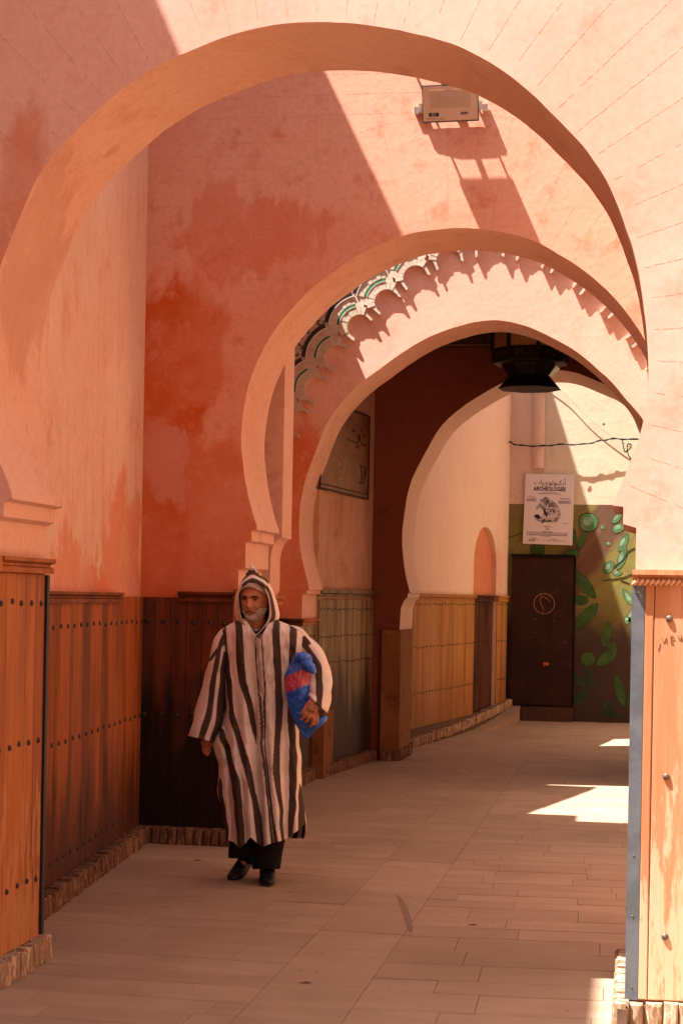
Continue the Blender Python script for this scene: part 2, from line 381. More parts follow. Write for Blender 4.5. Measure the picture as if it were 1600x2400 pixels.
def arch_wall(parent, arch, Y, th, xl, xr, H, stackL, stackR, mat, soff, name='wall'):
    """arch: (x,z) from left tip to right tip. stack: [(x, z)...] going down from the tip to the floor."""
    poly = [(xl, 0)] + stackL[::-1] + arch + stackR + [(xr, 0), (xr, H), (xl, H)]
    o = prism(poly, (0, Y, 0), (1, 0, 0), (0, 1, 0), th, name, mat, parent)
    o.data.materials.append(soff)
    for p in o.data.polygons:
        if abs(p.normal.y) < .5 and xl + .01 < p.center.x < xr - .01 and p.center.z < H - .01: p.material_index = 1
    return o
def mirror_fill(left, right, top_z=None):
    return left

def soften(pts, n=160, it=40):
    L = [0]
    for p_, q_ in zip(pts, pts[1:]): L.append(L[-1] + math.dist(p_, q_))
    out = []; k = 0
    for i in range(n + 1):
        s = L[-1] * i / n
        while k < len(pts) - 2 and L[k + 1] < s: k += 1
        t = (s - L[k]) / max(1e-9, L[k + 1] - L[k]); out.append([pts[k][0] + (pts[k + 1][0] - pts[k][0]) * t, pts[k][1] + (pts[k + 1][1] - pts[k][1]) * t])
    for _ in range(it):
        for lam in (.5, -.51):
            o2 = [p_[:] for p_ in out]
            for i in range(1, n):
                for c in (0, 1): o2[i][c] = out[i][c] + lam * ((out[i - 1][c] + out[i + 1][c]) / 2 - out[i][c])
            out = o2
    nz = lambda v: noise.noise(Vector((v[0] * 2.6, v[1] * 2.6, n))) * .010 + noise.noise(Vector((v[0] * 11, v[1] * 11, n))) * .0025
    return [tuple(out[0])] + [(p_[0] + nz(p_), p_[1] + nz((p_[1], p_[0]))) for p_ in out[1:-1]] + [tuple(out[-1])]
# ---- front arch ----------------------------------------------------------------------------------------------
Y1, T1 = 6.6, .62
R1 = XZ([(765, 53), (800, 53), (877, 59), (994, 84), (1086, 115), (1157, 153), (1223, 202), (1331, 304), (1402, 393), (1448, 485), (1479, 571), (1499, 633), (1509, 714), (1517, 800), (1517, 853), (1509, 968), (1494, 1037), (1475, 1083), (1455, 1132), (1435, 1181)], Y1)
L1 = XZ([(11, 597), (33, 541), (61, 479), (84, 429), (120, 373), (162, 323), (223, 262), (290, 206), (335, 175), (393, 142), (459, 113), (556, 77), (663, 57)], Y1)
def interp_x(poly, z):
    for (x0, z0), (x1, z1) in zip(poly, poly[1:]):
        if (z0 - z) * (z1 - z) <= 0 and z0 != z1: return x0 + (x1 - x0) * (z - z0) / (z1 - z0)
zl = L1[0][1]; xc1 = (interp_x(R1, zl) + L1[0][0]) / 2
low = [(2 * xc1 - x, z) for x, z in R1 if z < zl - .08][::-1]
A1 = soften(catmull(low + L1 + R1, 5), 200, 160)
tL, tR = A1[0], A1[-1]
s1L = [(tL[0], 1.997), (tL[0] - .035, 1.985), (tL[0] - .038, 1.925), (tL[0] - .075, 1.91), (-2.575, 1.76), (-2.575, 0)]
s1R = [(tR[0], 1.99), (-.05, 1.985), (-.05, 1.92), (0.0, 1.905), (0.0, 0)]
W1 = empty('arched_wall', 'nearest pink plastered wall with a great horseshoe arch cut through it', 'wall', (-1.3, Y1, 0))
def inv(o, p):           # keep world coordinates under a moved parent
    o.matrix_parent_inverse = p.matrix_world.inverted()
W1.location = (0, 0, 0)
arch_wall(W1, A1, Y1, T1, -5.2, 3.4, 5.3, s1L, s1R, M['p1'], M['soffit'])
# left jamb panelling
planks(W1, (-2.575, Y1 + .002), (-2.575, Y1 + T1 - .035), .105, 1.70, .119, M['w1'], (1.575, .97, .37), .013, t=.018, sd=4)
rail(W1, (-2.575, Y1 - .0), (-2.575, Y1 + T1), 1.70, 1.765, M['w1'], name='rail')
st = MB(); st.box((-2.562, Y1 + T1 - .015, .90), (.03, .03, 1.59)); st.obj('corner_strip', M['darkstrip'], W1)
bricks(W1, (-2.575, Y1 - .05), (-2.575, Y1 + T1 + .01), M['bricklt'], sd=2)
planks(W1, (-4.2, Y1), (-2.578, Y1), .105, 1.70, .18, M['w1'], (1.575, .97, .37), .014, t=.018, sd=14)
rail(W1, (-4.2, Y1), (-2.53, Y1), 1.70, 1.765, M['w1']); bricks(W1, (-4.2, Y1), (-2.52, Y1), M['bricklt'], t=.05, sd=19)
# right pier: front face and jamb
planks(W1, (.035, Y1), (.072, Y1), .115, 1.69, .037, M['wr'], t=.024)
planks(W1, (.072, Y1), (.252, Y1), .115, 1.69, .18, M['wr'], t=.022)
for k, (x, y) in enumerate([(1567, 1450), (1560, 1820), (1557, 2195)]):
    P = PY(x, y, Y1 - .022); s = link('stud', stud_mesh(.0145), M['studlt'], W1); s.location = P
planks(W1, (.252, Y1), (1.4, Y1), .115, 1.69, .18, M['wr'], (1.56, .97, .36), .0145, t=.022, smat=M['studlt'])
planks(W1, (0, Y1 + T1), (0, Y1 + .05), .115, 1.69, .11, M['w1'], t=.004)
st = MB(); st.box((.012, Y1 - .011, .90), (.048, .026, 1.575)); so = st.obj('corner_strip', M['strip'], W1)
for z in (1.655, .66, .33 + .1, .16):
    s = link('rivet', stud_mesh(.004), M['studlt'], W1); s.location = (.012, Y1 - .024, z)
rail(W1, (-.012, Y1), (1.5, Y1), 1.69, 1.745, M['wr'], prof=((0, 0), (.03, 0), (.028, .3), (.04, .62), (.058, .66), (.058, 1), (0, 1)))
rp = MB()
for i in range(56):
    x = .0 + i * .0195
    rp.tube([(x - .012, Y1 - .030, 1.688), (x - .004, Y1 - .043, 1.692), (x + .006, Y1 - .045, 1.703), (x + .014, Y1 - .034, 1.709)], [.004, .0085, .0085, .004], 7)
rp.obj('rope_moulding', M['wr'], W1, 60)
bricks(W1, (-.002, Y1 + T1 + .35), (-.002, Y1 - .12), M['bricklt'], t=.052, h=.115, w=.05, sd=7)
bricks(W1, (.0, Y1 - .0), (1.4, Y1 - .0), M['bricklt'], t=.05, h=.113, w=.062, sd=9)

# scored joint lines in the plaster: short dashes pressed in with a trowel
def dashes(mb, p, q, Y, rnd, wd=.0012, dash=.028, gap=.009, off=.0003, fade=0.12):
    p = Vector((p[0], 0, p[1])); q = Vector((q[0], 0, q[1])); L = (q - p).length
    if L < .03: return
    u = (q - p) / L; n = Vector((-u.z, 0, u.x)); s = rnd.uniform(0, .02)
    while s < L:
        l = dash * rnd.uniform(.6, 1.5); e = min(L, s + l)
        if rnd.random() > fade:
            a = p + u * s + n * rnd.uniform(-.0012, .0012); b = p + u * e + n * rnd.uniform(-.0012, .0012); w = wd * rnd.uniform(.6, 1.1)
            vs = [a - n * w * .4, b - n * w, b + n * w * .5, a + n * w]
            mb.add([(v.x, Y - off, v.z) for v in vs] + [(v.x, Y + .001, v.z) for v in vs], [(3, 2, 1, 0), (0, 1, 5, 4), (2, 3, 7, 6)])
        s = e + gap * rnd.uniform(.6, 1.4)
M['score'] = simple('scored_joint', (.40, .22, .15), .95)
def radial_lines(parent, arch, Y, c, r_in, span, wmax, seedn, zmax, xmin, xmax, angs, courses, ox):
    rnd = random.Random(seedn); mb = MB()
    def edge(ang):
        d = Vector((math.cos(ang), math.sin(ang))); best = None
        for a, b in zip(arch, arch[1:]):
            ax, az = a[0] - c[0], a[1] - c[1]; bx, bz = b[0] - c[0], b[1] - c[1]
            den = d.x * (bz - az) - d.y * (bx - ax)
            if abs(den) < 1e-9: continue
            s = (ax * (bz - az) - az * (bx - ax)) / den; t = (ax * d.y - az * d.x) / den
            if s > 0 and -1e-6 <= t <= 1 + 1e-6: best = s if best is None else max(best, s)
        return best
    outer = []
    for k, ang in enumerate(angs):
        e = edge(ang)
        if not e: continue
        r1 = span(ang); outer.append((c[0] + math.cos(ang) * r1, c[1] + math.sin(ang) * r1))
        dashes(mb, (c[0] + math.cos(ang) * (e + r_in), c[1] + math.sin(ang) * (e + r_in)), outer[-1], Y, rnd)
    for z in courses:         # level courses outside the voussoirs
        for sgn, x1 in ((-1, xmin), (1, xmax)):
            x = c[0]
            best = None
            for a, b in zip(outer, outer[1:]):
                if (a[1] - z) * (b[1] - z) <= 0 and a[1] != b[1]:
                    xx = a[0] + (b[0] - a[0]) * (z - a[1]) / (b[1] - a[1])
                    if (xx - c[0]) * sgn > 0: best = xx if best is None else (max if sgn > 0 else min)(best, xx)
            if best is None and z > max(o[1] for o in outer): best = c[0]
            if best is None: continue
            dashes(mb, (best, z), (x1, z), Y, rnd)
    mb.obj('scored_lines', M['score'], parent, kind='stuff')
    return outer
c1 = (xc1, 2.60)
def span1(a):       # the voussoirs run out to a stepped square frame
    q = 1.32 + .62; m = max(abs(math.cos(a)), abs(math.sin(a)))
    return min(1.62 / m if m > .78 else 2.15, 2.25)
radial_lines(W1, A1, Y1, c1, .02, span1, 0, 11, 5, -3.3, .9, [R(x) for x in [-28 + 5.1 * i for i in range(47)]], [2.0 + .118 * i for i in range(26)], 0)

# ---- bay 1 side wall -----------------------------------------------------------------------------------------
a1, b1 = (-2.85, Y1 + T1), (-3.19, 10.8)
SW1 = empty('side_wall', 'long pink side wall in the first open bay with orange streaks and studded panelling', 'wall')
slabwall(SW1, [a1, b1, (-3.6, 10.8), (-3.6, Y1 + T1)], 0, 5.2, M['side1'], 'wall')
planks(SW1, a1, b1, .11, 1.60, .155, M['w2'], (1.44, .83, .22), .013, sd=1)
pe = PW(272, 1390, a1, b1)
rail(SW1, a1, (pe.x, pe.y), 1.565, 1.625, M['w2'])
bricks(SW1, a1, (b1[0] + .01, b1[1] - .06), M['brick'], t=.09, sd=3)

# ---- second arch ---------------------------------------------------------------------------------------------
Y2, T2 = 10.8, .70
L2 = XZ([(602, 1232), (585, 1173), (573, 1103), (566, 1030), (571, 959), (582, 902), (600, 852), (622, 806), (653, 760), (691, 718), (730, 676), (791, 630), (844, 596), (902, 569), (944, 550), (998, 540), (1066, 536)], Y2)
R2 = XZ([(1100, 537), (1157, 541), (1234, 559), (1280, 582), (1361, 628), (1412, 673), (1463, 730), (1509, 800)], Y2)
zr = R2[-1][1]; xc2 = (interp_x(L2, zr) + R2[-1][0]) / 2
lowr = [(2 * xc2 - x, z) for x, z in L2 if z < zr - .05][::-1]
A2 = soften(catmull(L2 + R2 + lowr, 5), 180, 60)
tL, tR = A2[0], A2[-1]
mr = lambda s, xc: [(2 * xc - x, z) for x, z in s]
s2L = [(tL[0], 2.05), (tL[0] - .035, 2.04), (-2.45, 1.975), (-2.49, 1.965), (-2.49, 1.80), (-2.535, 1.785), (-2.535, 1.63), (-2.56, 1.62), (-2.56, 0)]
W2 = empty('arched_wall', 'second pink wall in shadow with rust-red stains and a horseshoe arch, behind the robed man', 'wall')
arch_wall(W2, A2, Y2, T2, -3.6, 1.0, 5.5, s2L, mr(s2L, xc2), M['p2'], M['soffit'])
planks(W2, (-3.19, Y2), (-2.56, Y2), .11, 1.60, .112, M['w3'], (1.44, .84), .016, sd=2)
pe = PY(421, 1390, Y2); rail(W2, (pe.x, Y2), (-2.53, Y2), 1.575, 1.64, M['w3'])
planks(W2, (-2.56, Y2 + .0), (-2.56, Y2 + T2), .11, 1.60, .14, M['w1'], (1.44,), .014)
rail(W2, (-2.56, Y2 - .04), (-2.56, Y2 + T2), 1.60, 1.66, M['w1'])
bricks(W2, (-3.12, Y2 - .02), (-2.50, Y2 - .02), M['brick'], t=.07, sd=5)
bricks(W2, (-2.55, Y2 - .08), (-2.55, Y2 + T2), M['brick'], t=.05, sd=6)
sc = MB(); rnd = random.Random(4)
radial_lines(W2, A2, Y2, (xc2, 2.75), .03, lambda a: 1.95, 0, 12, 5, -3.15, .9, [R(x) for x in [-20 + 6.2 * i for i in range(36)]], [4.72 - .165 * i for i in range(0, 3)] + [4.85, 4.98], 0)
mb = MB()
for i in range(9): 
    z = 4.95 - .16 * i; dashes(mb, (-3.17, z), (-2.55 + .05 * i, z), Y2, rnd, fade=.3)
for i in range(40):      # curve of the outer voussoir ring, level
    a = R(20 + i * 3.4); b = R(20 + (i + 1) * 3.4)
    dashes(mb, (xc2 + 1.95 * math.cos(a), 2.75 + 1.95 * math.sin(a)), (xc2 + 1.95 * math.cos(b), 2.75 + 1.95 * math.sin(b)), Y2, rnd)
mb.obj('scored_lines', M['score'], W2, kind='stuff')

# ---- bay 2 ---------------------------------------------------------------------------------------------------
a2, b2 = (-3.2, Y2 + T2), (-3.1, 14.4)
SW2 = empty('side_wall', 'low plastered side wall of the second bay, mostly hidden behind the second arch', 'wall')
slabwall(SW2, [a2, b2, (-6, 14.4), (-6, Y2 + T2)], 0, 4.6, M['side1'], 'wall')
aw = slabwall(SW2, [(-3.25, 11.52), (-2.97, 11.52), (-2.42, 13.75), (-2.36, 14.08), (-2.80, 14.11), (-2.79, 14.38), (-3.15, 14.38)], 4.4, 4.6, M['w6'], 'shade_board')  # unseen slab added, outline shaped to trim the sun patch and shadow line
planks(SW2, a2, b2, .1, 1.5, .12, M['w3'], sd=22); bricks(SW2, a2, b2, M['brick'], sd=23)
# pink upright with a curved bracket below it
p0 = PY(683, 1235, 12.05); xs = p0.x; xi = PY(656, 1330, 12.05).x
prof = [(-3.3, 0), (xi - .02, 0), (xi - .02, 1.62), (xi, 1.66)] + [(xi + (xs - xi) * (1 - math.cos(t)), 1.86 + .17 * math.sin(t)) for t in [i * math.pi / 16 for i in range(9)]] + [(xs, 2.06), (xs, 4.55), (-3.3, 4.55)]
UP = empty('wall_pier', 'narrow pink upright pier with curved bracket just inside the second arch', 'pier')
prism(prof, (0, 11.72, 0), (1, 0, 0), (0, 1, 0), .33, 'pier', M['soffit'], UP)
rail(UP, (-2.9, 11.72), (xi + .0, 11.72), 1.56, 1.62, M['w1']); planks(UP, (-2.9, 11.72), (xi - .02, 11.72), .1, 1.56, .12, M['w2'], (1.44,), .014); planks(UP, (xi - .02, 11.72), (xi - .02, 12.05), .1, 1.56, .11, M['w2'], (1.44,), .014, t=.01)
rail(UP, (xi - .02, 11.72), (xi - .02, 12.05), 1.56, 1.62, M['w1']); bricks(UP, (xi - .02, 11.7), (xi - .02, 12.07), M['brick'], t=.03, sd=21)

# ---- third arch ----------------------------------------------------------------------------------------------
Y3, T3 = 14.4, .64
L3 = XZ([(724, 1382), (712, 1333), (703, 1285), (701, 1229), (706, 1173), (717, 1119), (734, 1069), (751, 1024), (768, 990), (785, 962), (813, 929), (848, 895), (887, 867), (932, 833), (978, 804), (1036, 777), (1096, 757)], Y3)
R3 = XZ([(1147, 751), (1191, 755), (1245, 769), (1306, 799), (1364, 834), (1402, 868), (1440, 907), (1478, 953), (1501, 977)], Y3)
zr = R3[-1][1]; xc3 = (interp_x(L3, zr) + R3[-1][0]) / 2
A3 = soften(catmull(L3 + R3 + [(2 * xc3 - x, z) for x, z in L3 if z < zr - .05][::-1], 5), 180, 40)
tL = A3[0]
s3L = [(tL[0], 1.68), (tL[0] - .02, 1.675), (tL[0] - .02, 1.645), (-2.815, 1.64), (-2.815, 0)]
W3 = empty('arched_wall', 'third pink wall, sunlit above, with a pointed horseshoe arch framed by carved stone lobes', 'wall')
arch_wall(W3, A3, Y3, T3, -3.6, 1.2, 5.0, s3L, mr(s3L, xc3), M['p3'], M['soffit'])
rail(W3, (-2.815, Y3 - .03), (-2.815, Y3 + T3), 1.37, 1.43, M['w1'], prof=((0, 0), (.02, 0), (.02, .5), (.035, .6), (.035, 1), (0, 1)))
rail(W3, (-3.12, Y3), (-2.80, Y3), 1.37, 1.43, M['w6'])
planks(W3, (-3.12, Y3), (-2.815, Y3), .11, 1.37, .10, M['w4'], (1.27, 1.02), .010)
planks(W3, (-2.815, Y3), (-2.815, Y3 + T3), .11, 1.37, .10, M['w4'], (1.27, 1.02), .010, t=.006)
bricks(W3, (-3.12, Y3 - .02), (-2.75, Y3 - .02), M['brick'], sd=11); bricks(W3, (-2.815, Y3), (-2.815, Y3 + .5), M['brick'], t=.06, sd=12)
pl = MB(); pl.box((-2.78, Y3 + .80, .30), (.15, .5, .60)); pl.obj('plinth', M['plinth'], W3)

# ---- bay 3, roofed -------------------------------------------------------------------------------------------
Y4, T4 = 16.9, .95
a3, b3 = (-2.80, Y3 + T3), (-2.60, Y4)
SW3 = empty('side_wall', 'mottled brown side wall with a carved inscription panel above bleached studded boards', 'wall')
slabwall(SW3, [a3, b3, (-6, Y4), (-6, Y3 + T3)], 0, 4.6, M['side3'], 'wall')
planks(SW3, a3, b3, .11, 1.60, .092, M['w4'], (1.51, 1.26, 1.02), .0105, sd=3)
rail(SW3, a3, b3, 1.62, 1.69, M['w4'], prof=((0, 0), (.02, 0), (.02, .4), (.05, .55), (.05, 1), (0, 1)))
bricks(SW3, a3, b3, M['brick'], t=.09, sd=13)
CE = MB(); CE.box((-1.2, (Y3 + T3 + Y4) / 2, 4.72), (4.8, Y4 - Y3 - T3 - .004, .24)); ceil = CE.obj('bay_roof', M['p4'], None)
prop(ceil, 'dark flat roof over the covered bay where the lantern hangs', 'roof')
# ---- fourth arch ---------------------------------------------------------------------------------------------
L4 = XZ([(960, 1389), (953, 1364), (946, 1313), (942, 1271), (947, 1201), (961, 1136), (981, 1091), (1000, 1056), (1027, 1006), (1057, 976), (1096, 945), (1134, 922), (1168, 903), (1215, 882)], Y4)
R4 = XZ([(1265, 871), (1318, 869), (1364, 880), (1406, 897), (1440, 913), (1469, 934)], Y4)
xc4 = (L4[4][0] + .28) / 2
zr = R4[-1][1]
A4 = catmull(L4 + R4 + [(R4[-1][0] + .22, 3.15), (R4[-1][0] + .36, 2.75), (R4[-1][0] + .33, 2.3), (R4[-1][0] + .2, 1.7)], 5); A4 = soften(A4, 160, 260)
s4L = [(A4[0][0], 1.68), (A4[0][0] - .02, 1.675), (A4[0][0] - .025, 1.63), (-2.27, 1.60), (-2.30, 1.52), (-2.31, 1.31), (-2.31, 0)]
s4R = [(A4[-1][0] + .05, 1.6), (A4[-1][0] + .1, 0)]
W4 = empty('arched_wall', 'fourth wall, dark maroon in the covered bay, with pale horseshoe arch below the lantern', 'wall')
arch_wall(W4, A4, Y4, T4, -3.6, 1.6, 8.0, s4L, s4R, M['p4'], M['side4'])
pl = MB(); pl.box((-2.385, Y4 + .40, .65), (.19, .9, 1.31)); pl.obj('plinth', M['plinth'], W4)
bricks(W4, (-2.48, Y4 - .05), (-2.29, Y4 - .05), M['brick'], t=.03, sd=14); bricks(W4, (-2.29, Y4 - .05), (-2.29, Y4 + .85), M['brick'], t=.03, sd=15)
# carved frieze under the roof
fr = MB(); fr.box((-1.2, Y4 - .02, 4.22), (4.4, .04, .20)); fo = fr.obj('frieze', M['w6'], W4)
fr = MB(); rnd = random.Random(9)
for i in range(90):
    x = -2.6 + i * .033
    fr.tube([(x, Y4 - .045, 4.16), (x + rnd.uniform(-.01, .02), Y4 - .055, 4.19), (x + .022, Y4 - .055, 4.23), (x + rnd.uniform(0, .02), Y4 - .045, 4.28)], .004, 4)
fr.box((-1.2, Y4 - .045, 4.315), (4.4, .03, .016)); fr.box((-1.2, Y4 - .045, 4.14), (4.4, .03, .012))
M['carve'] = simple('frieze_relief', (.30, .13, .06), .7)
fr.obj('frieze_carving', M['carve'], fo, kind='stuff')

# ---- bay 4 ---------------------------------------------------------------------------------------------------
YF = 23.2
a4, b4 = (-2.52, Y4 + T4), (-1.705, YF)
A, u4, L4len, ang4 = seg(a4, b4)
SW4 = empty('side_wall', 'beige side wall beyond the arches with honey-coloured boards and a pointed doorway', 'wall')
def s4(px, py): P = PW(px, py, a4, b4); return ((Vector((P.x, P.y, 0)) - A).dot(u4), P.z)
nl = s4(1110, 1300)[0]; nr = s4(1163, 1300)[0]; nz = s4(1136, 1235)[1]; nb = s4(1110, 1330)[1]
nm = (nl + nr) / 2; hw = (nr - nl) / 2
archn = [(nl, nb)] + [(nm - hw * math.cos(t) ** .9, nb + (nz - nb) * math.sin(t) ** 1.0) for t in [i * math.pi / 2 / 10 for i in range(1, 10)]] + [(nm, nz)] + [(nm + hw * math.cos(t) ** .9, nb + (nz - nb) * math.sin(t)) for t in [i * math.pi / 2 / 10 for i in range(9, 0, -1)]] + [(nr, nb)]
nrm4 = Vector((u4.y, -u4.x, 0))
prism([(0, 0), (nl, 0)] + archn + [(nr, 0), (L4len, 0), (L4len, 4.6), (0, 4.6)], A, u4, -nrm4, .5, 'wall', M['side4'], SW4)
at4 = lambda s, d=0: ((A + u4 * s - nrm4 * d).x, (A + u4 * s - nrm4 * d).y)
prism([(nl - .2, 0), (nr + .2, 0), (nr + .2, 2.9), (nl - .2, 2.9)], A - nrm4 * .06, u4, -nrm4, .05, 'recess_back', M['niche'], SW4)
planks(SW4, at4(.0), at4(nl - .01), .10, 1.60, .125, M['w5'], (1.56, 1.08, .57), .012, sd=5)
rail(SW4, at4(.0), at4(nl), 1.60, 1.68, M['w5'], prof=((0, 0), (.02, 0), (.02, .4), (.05, .55), (.05, 1), (0, 1)))
planks(SW4, at4(nl, .059), at4(nr, .059), .06, 1.60, .16, M['w6'], (1.56, 1.08), .012, sd=6); rail(SW4, at4(nl, .05), at4(nr, .05), 1.60, 1.68, M['w6'])
se = s4(1184, 1400)[0]
planks(SW4, at4(nr + .01), at4(se), .14, 1.60, .12, M['w5'], (1.56, 1.08, .57), .012, sd=6); rail(SW4, at4(nr), at4(se), 1.60, 1.68, M['w5'])
bricks(SW4, at4(.0), at4(L4len - .02), M['bricklt'], t=.10, zend=.19, sd=17)
# little paved ramp up to the raised doorway
rm = MB(); rv = []
for i in range(9):
    k = i / 8; s = L4len * (.45 + .55 * k); z = .20 * k * k
    x, y = at4(s, -.05); rv += [(x, y, z - .002), (min(x + .22, -1.50), y, z - .002)]
rm.add(rv, [(2 * i, 2 * i + 1, 2 * i + 3, 2 * i + 2) for i in range(8)]); 
rv2 = [(x, y, -.01) for x, y, z in rv]
rm.add([rv[2 * i + 1] for i in range(9)] + [rv2[2 * i + 1] for i in range(9)], [(i, i + 1, 10 + i, 9 + i) for i in range(8)])
prop(rm.obj('ramp', M['pave']), kind='structure')

# ---- far wall ------------------------------------------------------------------------------------------------
FW = empty('far_wall', 'far end wall, cream and pink plaster above a green leafy mural, beyond the last arch', 'wall')
f = lambda x, y, d=0: PY(x, y, YF - d)
mt = f(1300, 1182).z
prism([(-2.6, 0), (1.6, 0), (1.6, mt), (-2.6, mt)], (0, YF, 0), (1, 0, 0), (0, 1, 0), .4, 'painted_base', None, FW)
prism([(-2.6, mt), (1.6, mt), (1.6, 6.2), (-2.6, 6.2)], (0, YF, 0), (1, 0, 0), (0, 1, 0), .4, 'wall', M['cream'], FW)
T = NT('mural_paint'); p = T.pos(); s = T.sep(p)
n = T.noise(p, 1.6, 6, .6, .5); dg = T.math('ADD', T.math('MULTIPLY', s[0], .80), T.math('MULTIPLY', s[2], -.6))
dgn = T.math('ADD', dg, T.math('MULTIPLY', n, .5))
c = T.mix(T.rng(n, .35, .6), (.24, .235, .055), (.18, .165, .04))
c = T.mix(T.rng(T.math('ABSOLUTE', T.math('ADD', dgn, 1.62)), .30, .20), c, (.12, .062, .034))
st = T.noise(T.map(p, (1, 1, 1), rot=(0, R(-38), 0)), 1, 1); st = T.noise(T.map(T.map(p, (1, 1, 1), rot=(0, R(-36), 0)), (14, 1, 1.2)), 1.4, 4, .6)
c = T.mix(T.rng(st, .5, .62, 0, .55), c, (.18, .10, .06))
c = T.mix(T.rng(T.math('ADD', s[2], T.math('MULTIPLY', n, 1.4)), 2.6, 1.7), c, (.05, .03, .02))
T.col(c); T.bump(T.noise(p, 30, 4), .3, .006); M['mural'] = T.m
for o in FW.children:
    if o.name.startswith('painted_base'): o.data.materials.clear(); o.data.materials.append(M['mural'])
# pink plaster zone left part, with the vertical pipe casing
zt = 6.1
flatpoly([(-2.5, YF, mt), (f(1262, 1000).x, YF, mt), (f(1262, 1000).x, YF, zt), (-2.5, YF, zt)], M['pinkfar'], 'pink_plaster', FW, t=.004)
pc = MB(); xa, xb = f(1249, 1000).x, f(1276, 1000).x; zb = f(1262, 1098).z
N = 8; vs = []
for z in (zb, 5.6):
    for k in range(N + 1): w = math.pi * k / N; vs.append(((xa + xb) / 2 - (xb - xa) / 2 * math.cos(w), YF - .004 - .07 * math.sin(w), z))
pc.add(vs, [(k, k + 1, N + 2 + k, N + 1 + k) for k in range(N)] + [tuple(range(N, -1, -1))]); pc.obj('pipe_casing', M['pinkfar'], FW, 60)

# closing walls on the right, hidden behind the near pier, and neighbours that throw the shade
RW = []
for (y0, y1, x, h, lab) in ((Y1 + T1, Y2, .62, 5.2, 'sunlit wall closing the first bay on the right, hidden behind the near pier'),
                           (Y2 + T2, Y3, .75, 5.0, 'sunlit wall closing the second bay on the right, out of sight'),
                           (Y3 + T3, Y4, .95, 4.6, 'dark wall closing the covered bay on the right, out of sight'),
                           (Y4 + T4, YF, 1.35, 5.2, 'wall closing the last bay on the right, out of sight')):
    o = slabwall(None, [(x, y0), (x + .4, y0), (x + .4, y1), (x, y1)], 0, h, M['outer'], 'closing_wall'); prop(o, lab, 'wall')
def bld(pts, z0, z1, lab):
    o = slabwall(None, pts, z0, z1, M['outer'], 'neighbouring_building'); prop(o, lab, 'building'); return o
bld([(-9, -8), (-3.58, -8), (-3.58, 5.9), (-9, 5.9)], -.01, 7.68, 'plain pink building left of the viewer, outside the picture')
bld([(-9, 6.12), (-3.21, 6.12), (-3.21, 9.85), (-3.31, 10.35), (-3.33, 10.78), (-9, 10.78)], 5.32, 7.79, 'upper storey resting over the near walls, outside the picture')
bld([(-9, 7.24), (-3.61, 7.24), (-3.61, 10.78), (-9, 10.78)], -.01, 5.3, 'pink building behind the first side wall, outside the picture')
bld([(-9, 19.0), (-3.4, 18.9), (-3.30, 21.2), (-3.16, 21.67), (-2.73, 22.45), (-2.55, 22.9), (-9, 22.9)], -.01, 8.0, 'pink building behind the last side wall, outside the picture')
bld([(4.6, -8), (9, -8), (9, 6.0), (4.6, 6.0)], -.01, 6.5, 'plain pink building right of the viewer, outside the picture')
bld([(-9, -12), (9, -12), (9, -8.1), (-9, -8.1)], -.01, 6.5, 'plain pink building behind the viewer, outside the picture')
# ------------------------------------------------------------------ carved lobed arch on the third wall
M['green'] = simple('green_glazed_tile', (.02, .20, .10), .25, spec=.6); M['slate'] = simple('dark_glazed_tile', (.022, .024, .030), .3, spec=.6, sc=25)
M['limed'] = simple('limed_edge', (.74, .66, .54), .8)
def text(body, w, h, at, mat, parent, name='lettering', ru=None, nrm=None, bold=0.0, font=None, italic=0):
    cu = bpy.data.curves.new(name, 'FONT'); cu.body = body; cu.size = 1; cu.extrude = .002; cu.offset = bold; cu.resolution_u = 2
    if font: cu.font = font
    tmp = bpy.data.objects.new(name, cu); COL.objects.link(tmp); bpy.context.view_layer.update()
    dg = bpy.context.evaluated_depsgraph_get(); me = bpy.data.meshes.new_from_object(tmp.evaluated_get(dg)); bpy.data.objects.remove(tmp)
    if len(me.vertices) == 0: return None
    xs = [v.co.x for v in me.vertices]; ys = [v.co.y for v in me.vertices]; x0, x1, y0, y1 = min(xs), max(xs), min(ys), max(ys)
    ru = Vector(ru or (1, 0, 0)).normalized(); nr = Vector(nrm or (0, -1, 0)).normalized(); up = nr.cross(ru)
    sx = w / (x1 - x0); sy = h / (y1 - y0); at = Vector(at)
    for v in me.vertices:
        a, b, c = v.co
        v.co = at + ru * (a - (x0 + x1) / 2) * sx + up * (b - (y0 + y1) / 2) * sy + nr * (.0008 + c * .15)
    me.materials.clear()
    return link(name, me, mat, parent)
YL = Y3 - .040
cl = XZ([(1147, 590), (1051, 611), (973, 651), (906, 707), (842, 766), (789, 837), (741, 912), (703, 990)], YL)
cen = [(2 * cl[0][0] - x, z) for x, z in cl[:0:-1]]; allc = cl[::-1] + cen[::-1]
def lframe(i):
    a = allc[max(i - 1, 0)]; b = allc[min(i + 1, len(allc) - 1)]; t = Vector((b[0] - a[0], b[1] - a[1])).normalized()
    return Vector(allc[i]), t, Vector((-t.y, t.x))
inner = []; outer = []
for i in range(len(allc)):
    c, t, n = lframe(i); r = .103
    loc = [(-.160, .115), (-.146, .088), (-.127, .035), (-.121, -.040), (-.112, -.047)]
    loc += [(r * math.cos(w), r * math.sin(w)) for w in [R(196 - 212 * k / 22) for k in range(23)]]
    loc += [(.112, -.047), (.121, -.040), (.127, .035), (.146, .088)]
    rj = random.Random(i)
    inner += [tuple(c + t * (a + rj.uniform(-.002, .002)) + n * (b + rj.uniform(-.002, .002))) for a, b in loc]
    outer.append(tuple(c + n * .56))
LA = prism(inner + outer[::-1], (0, YL, 0), (1, 0, 0), (0, 1, 0), .046, 'lobed_arch', M['stone'], W3, smooth=25)
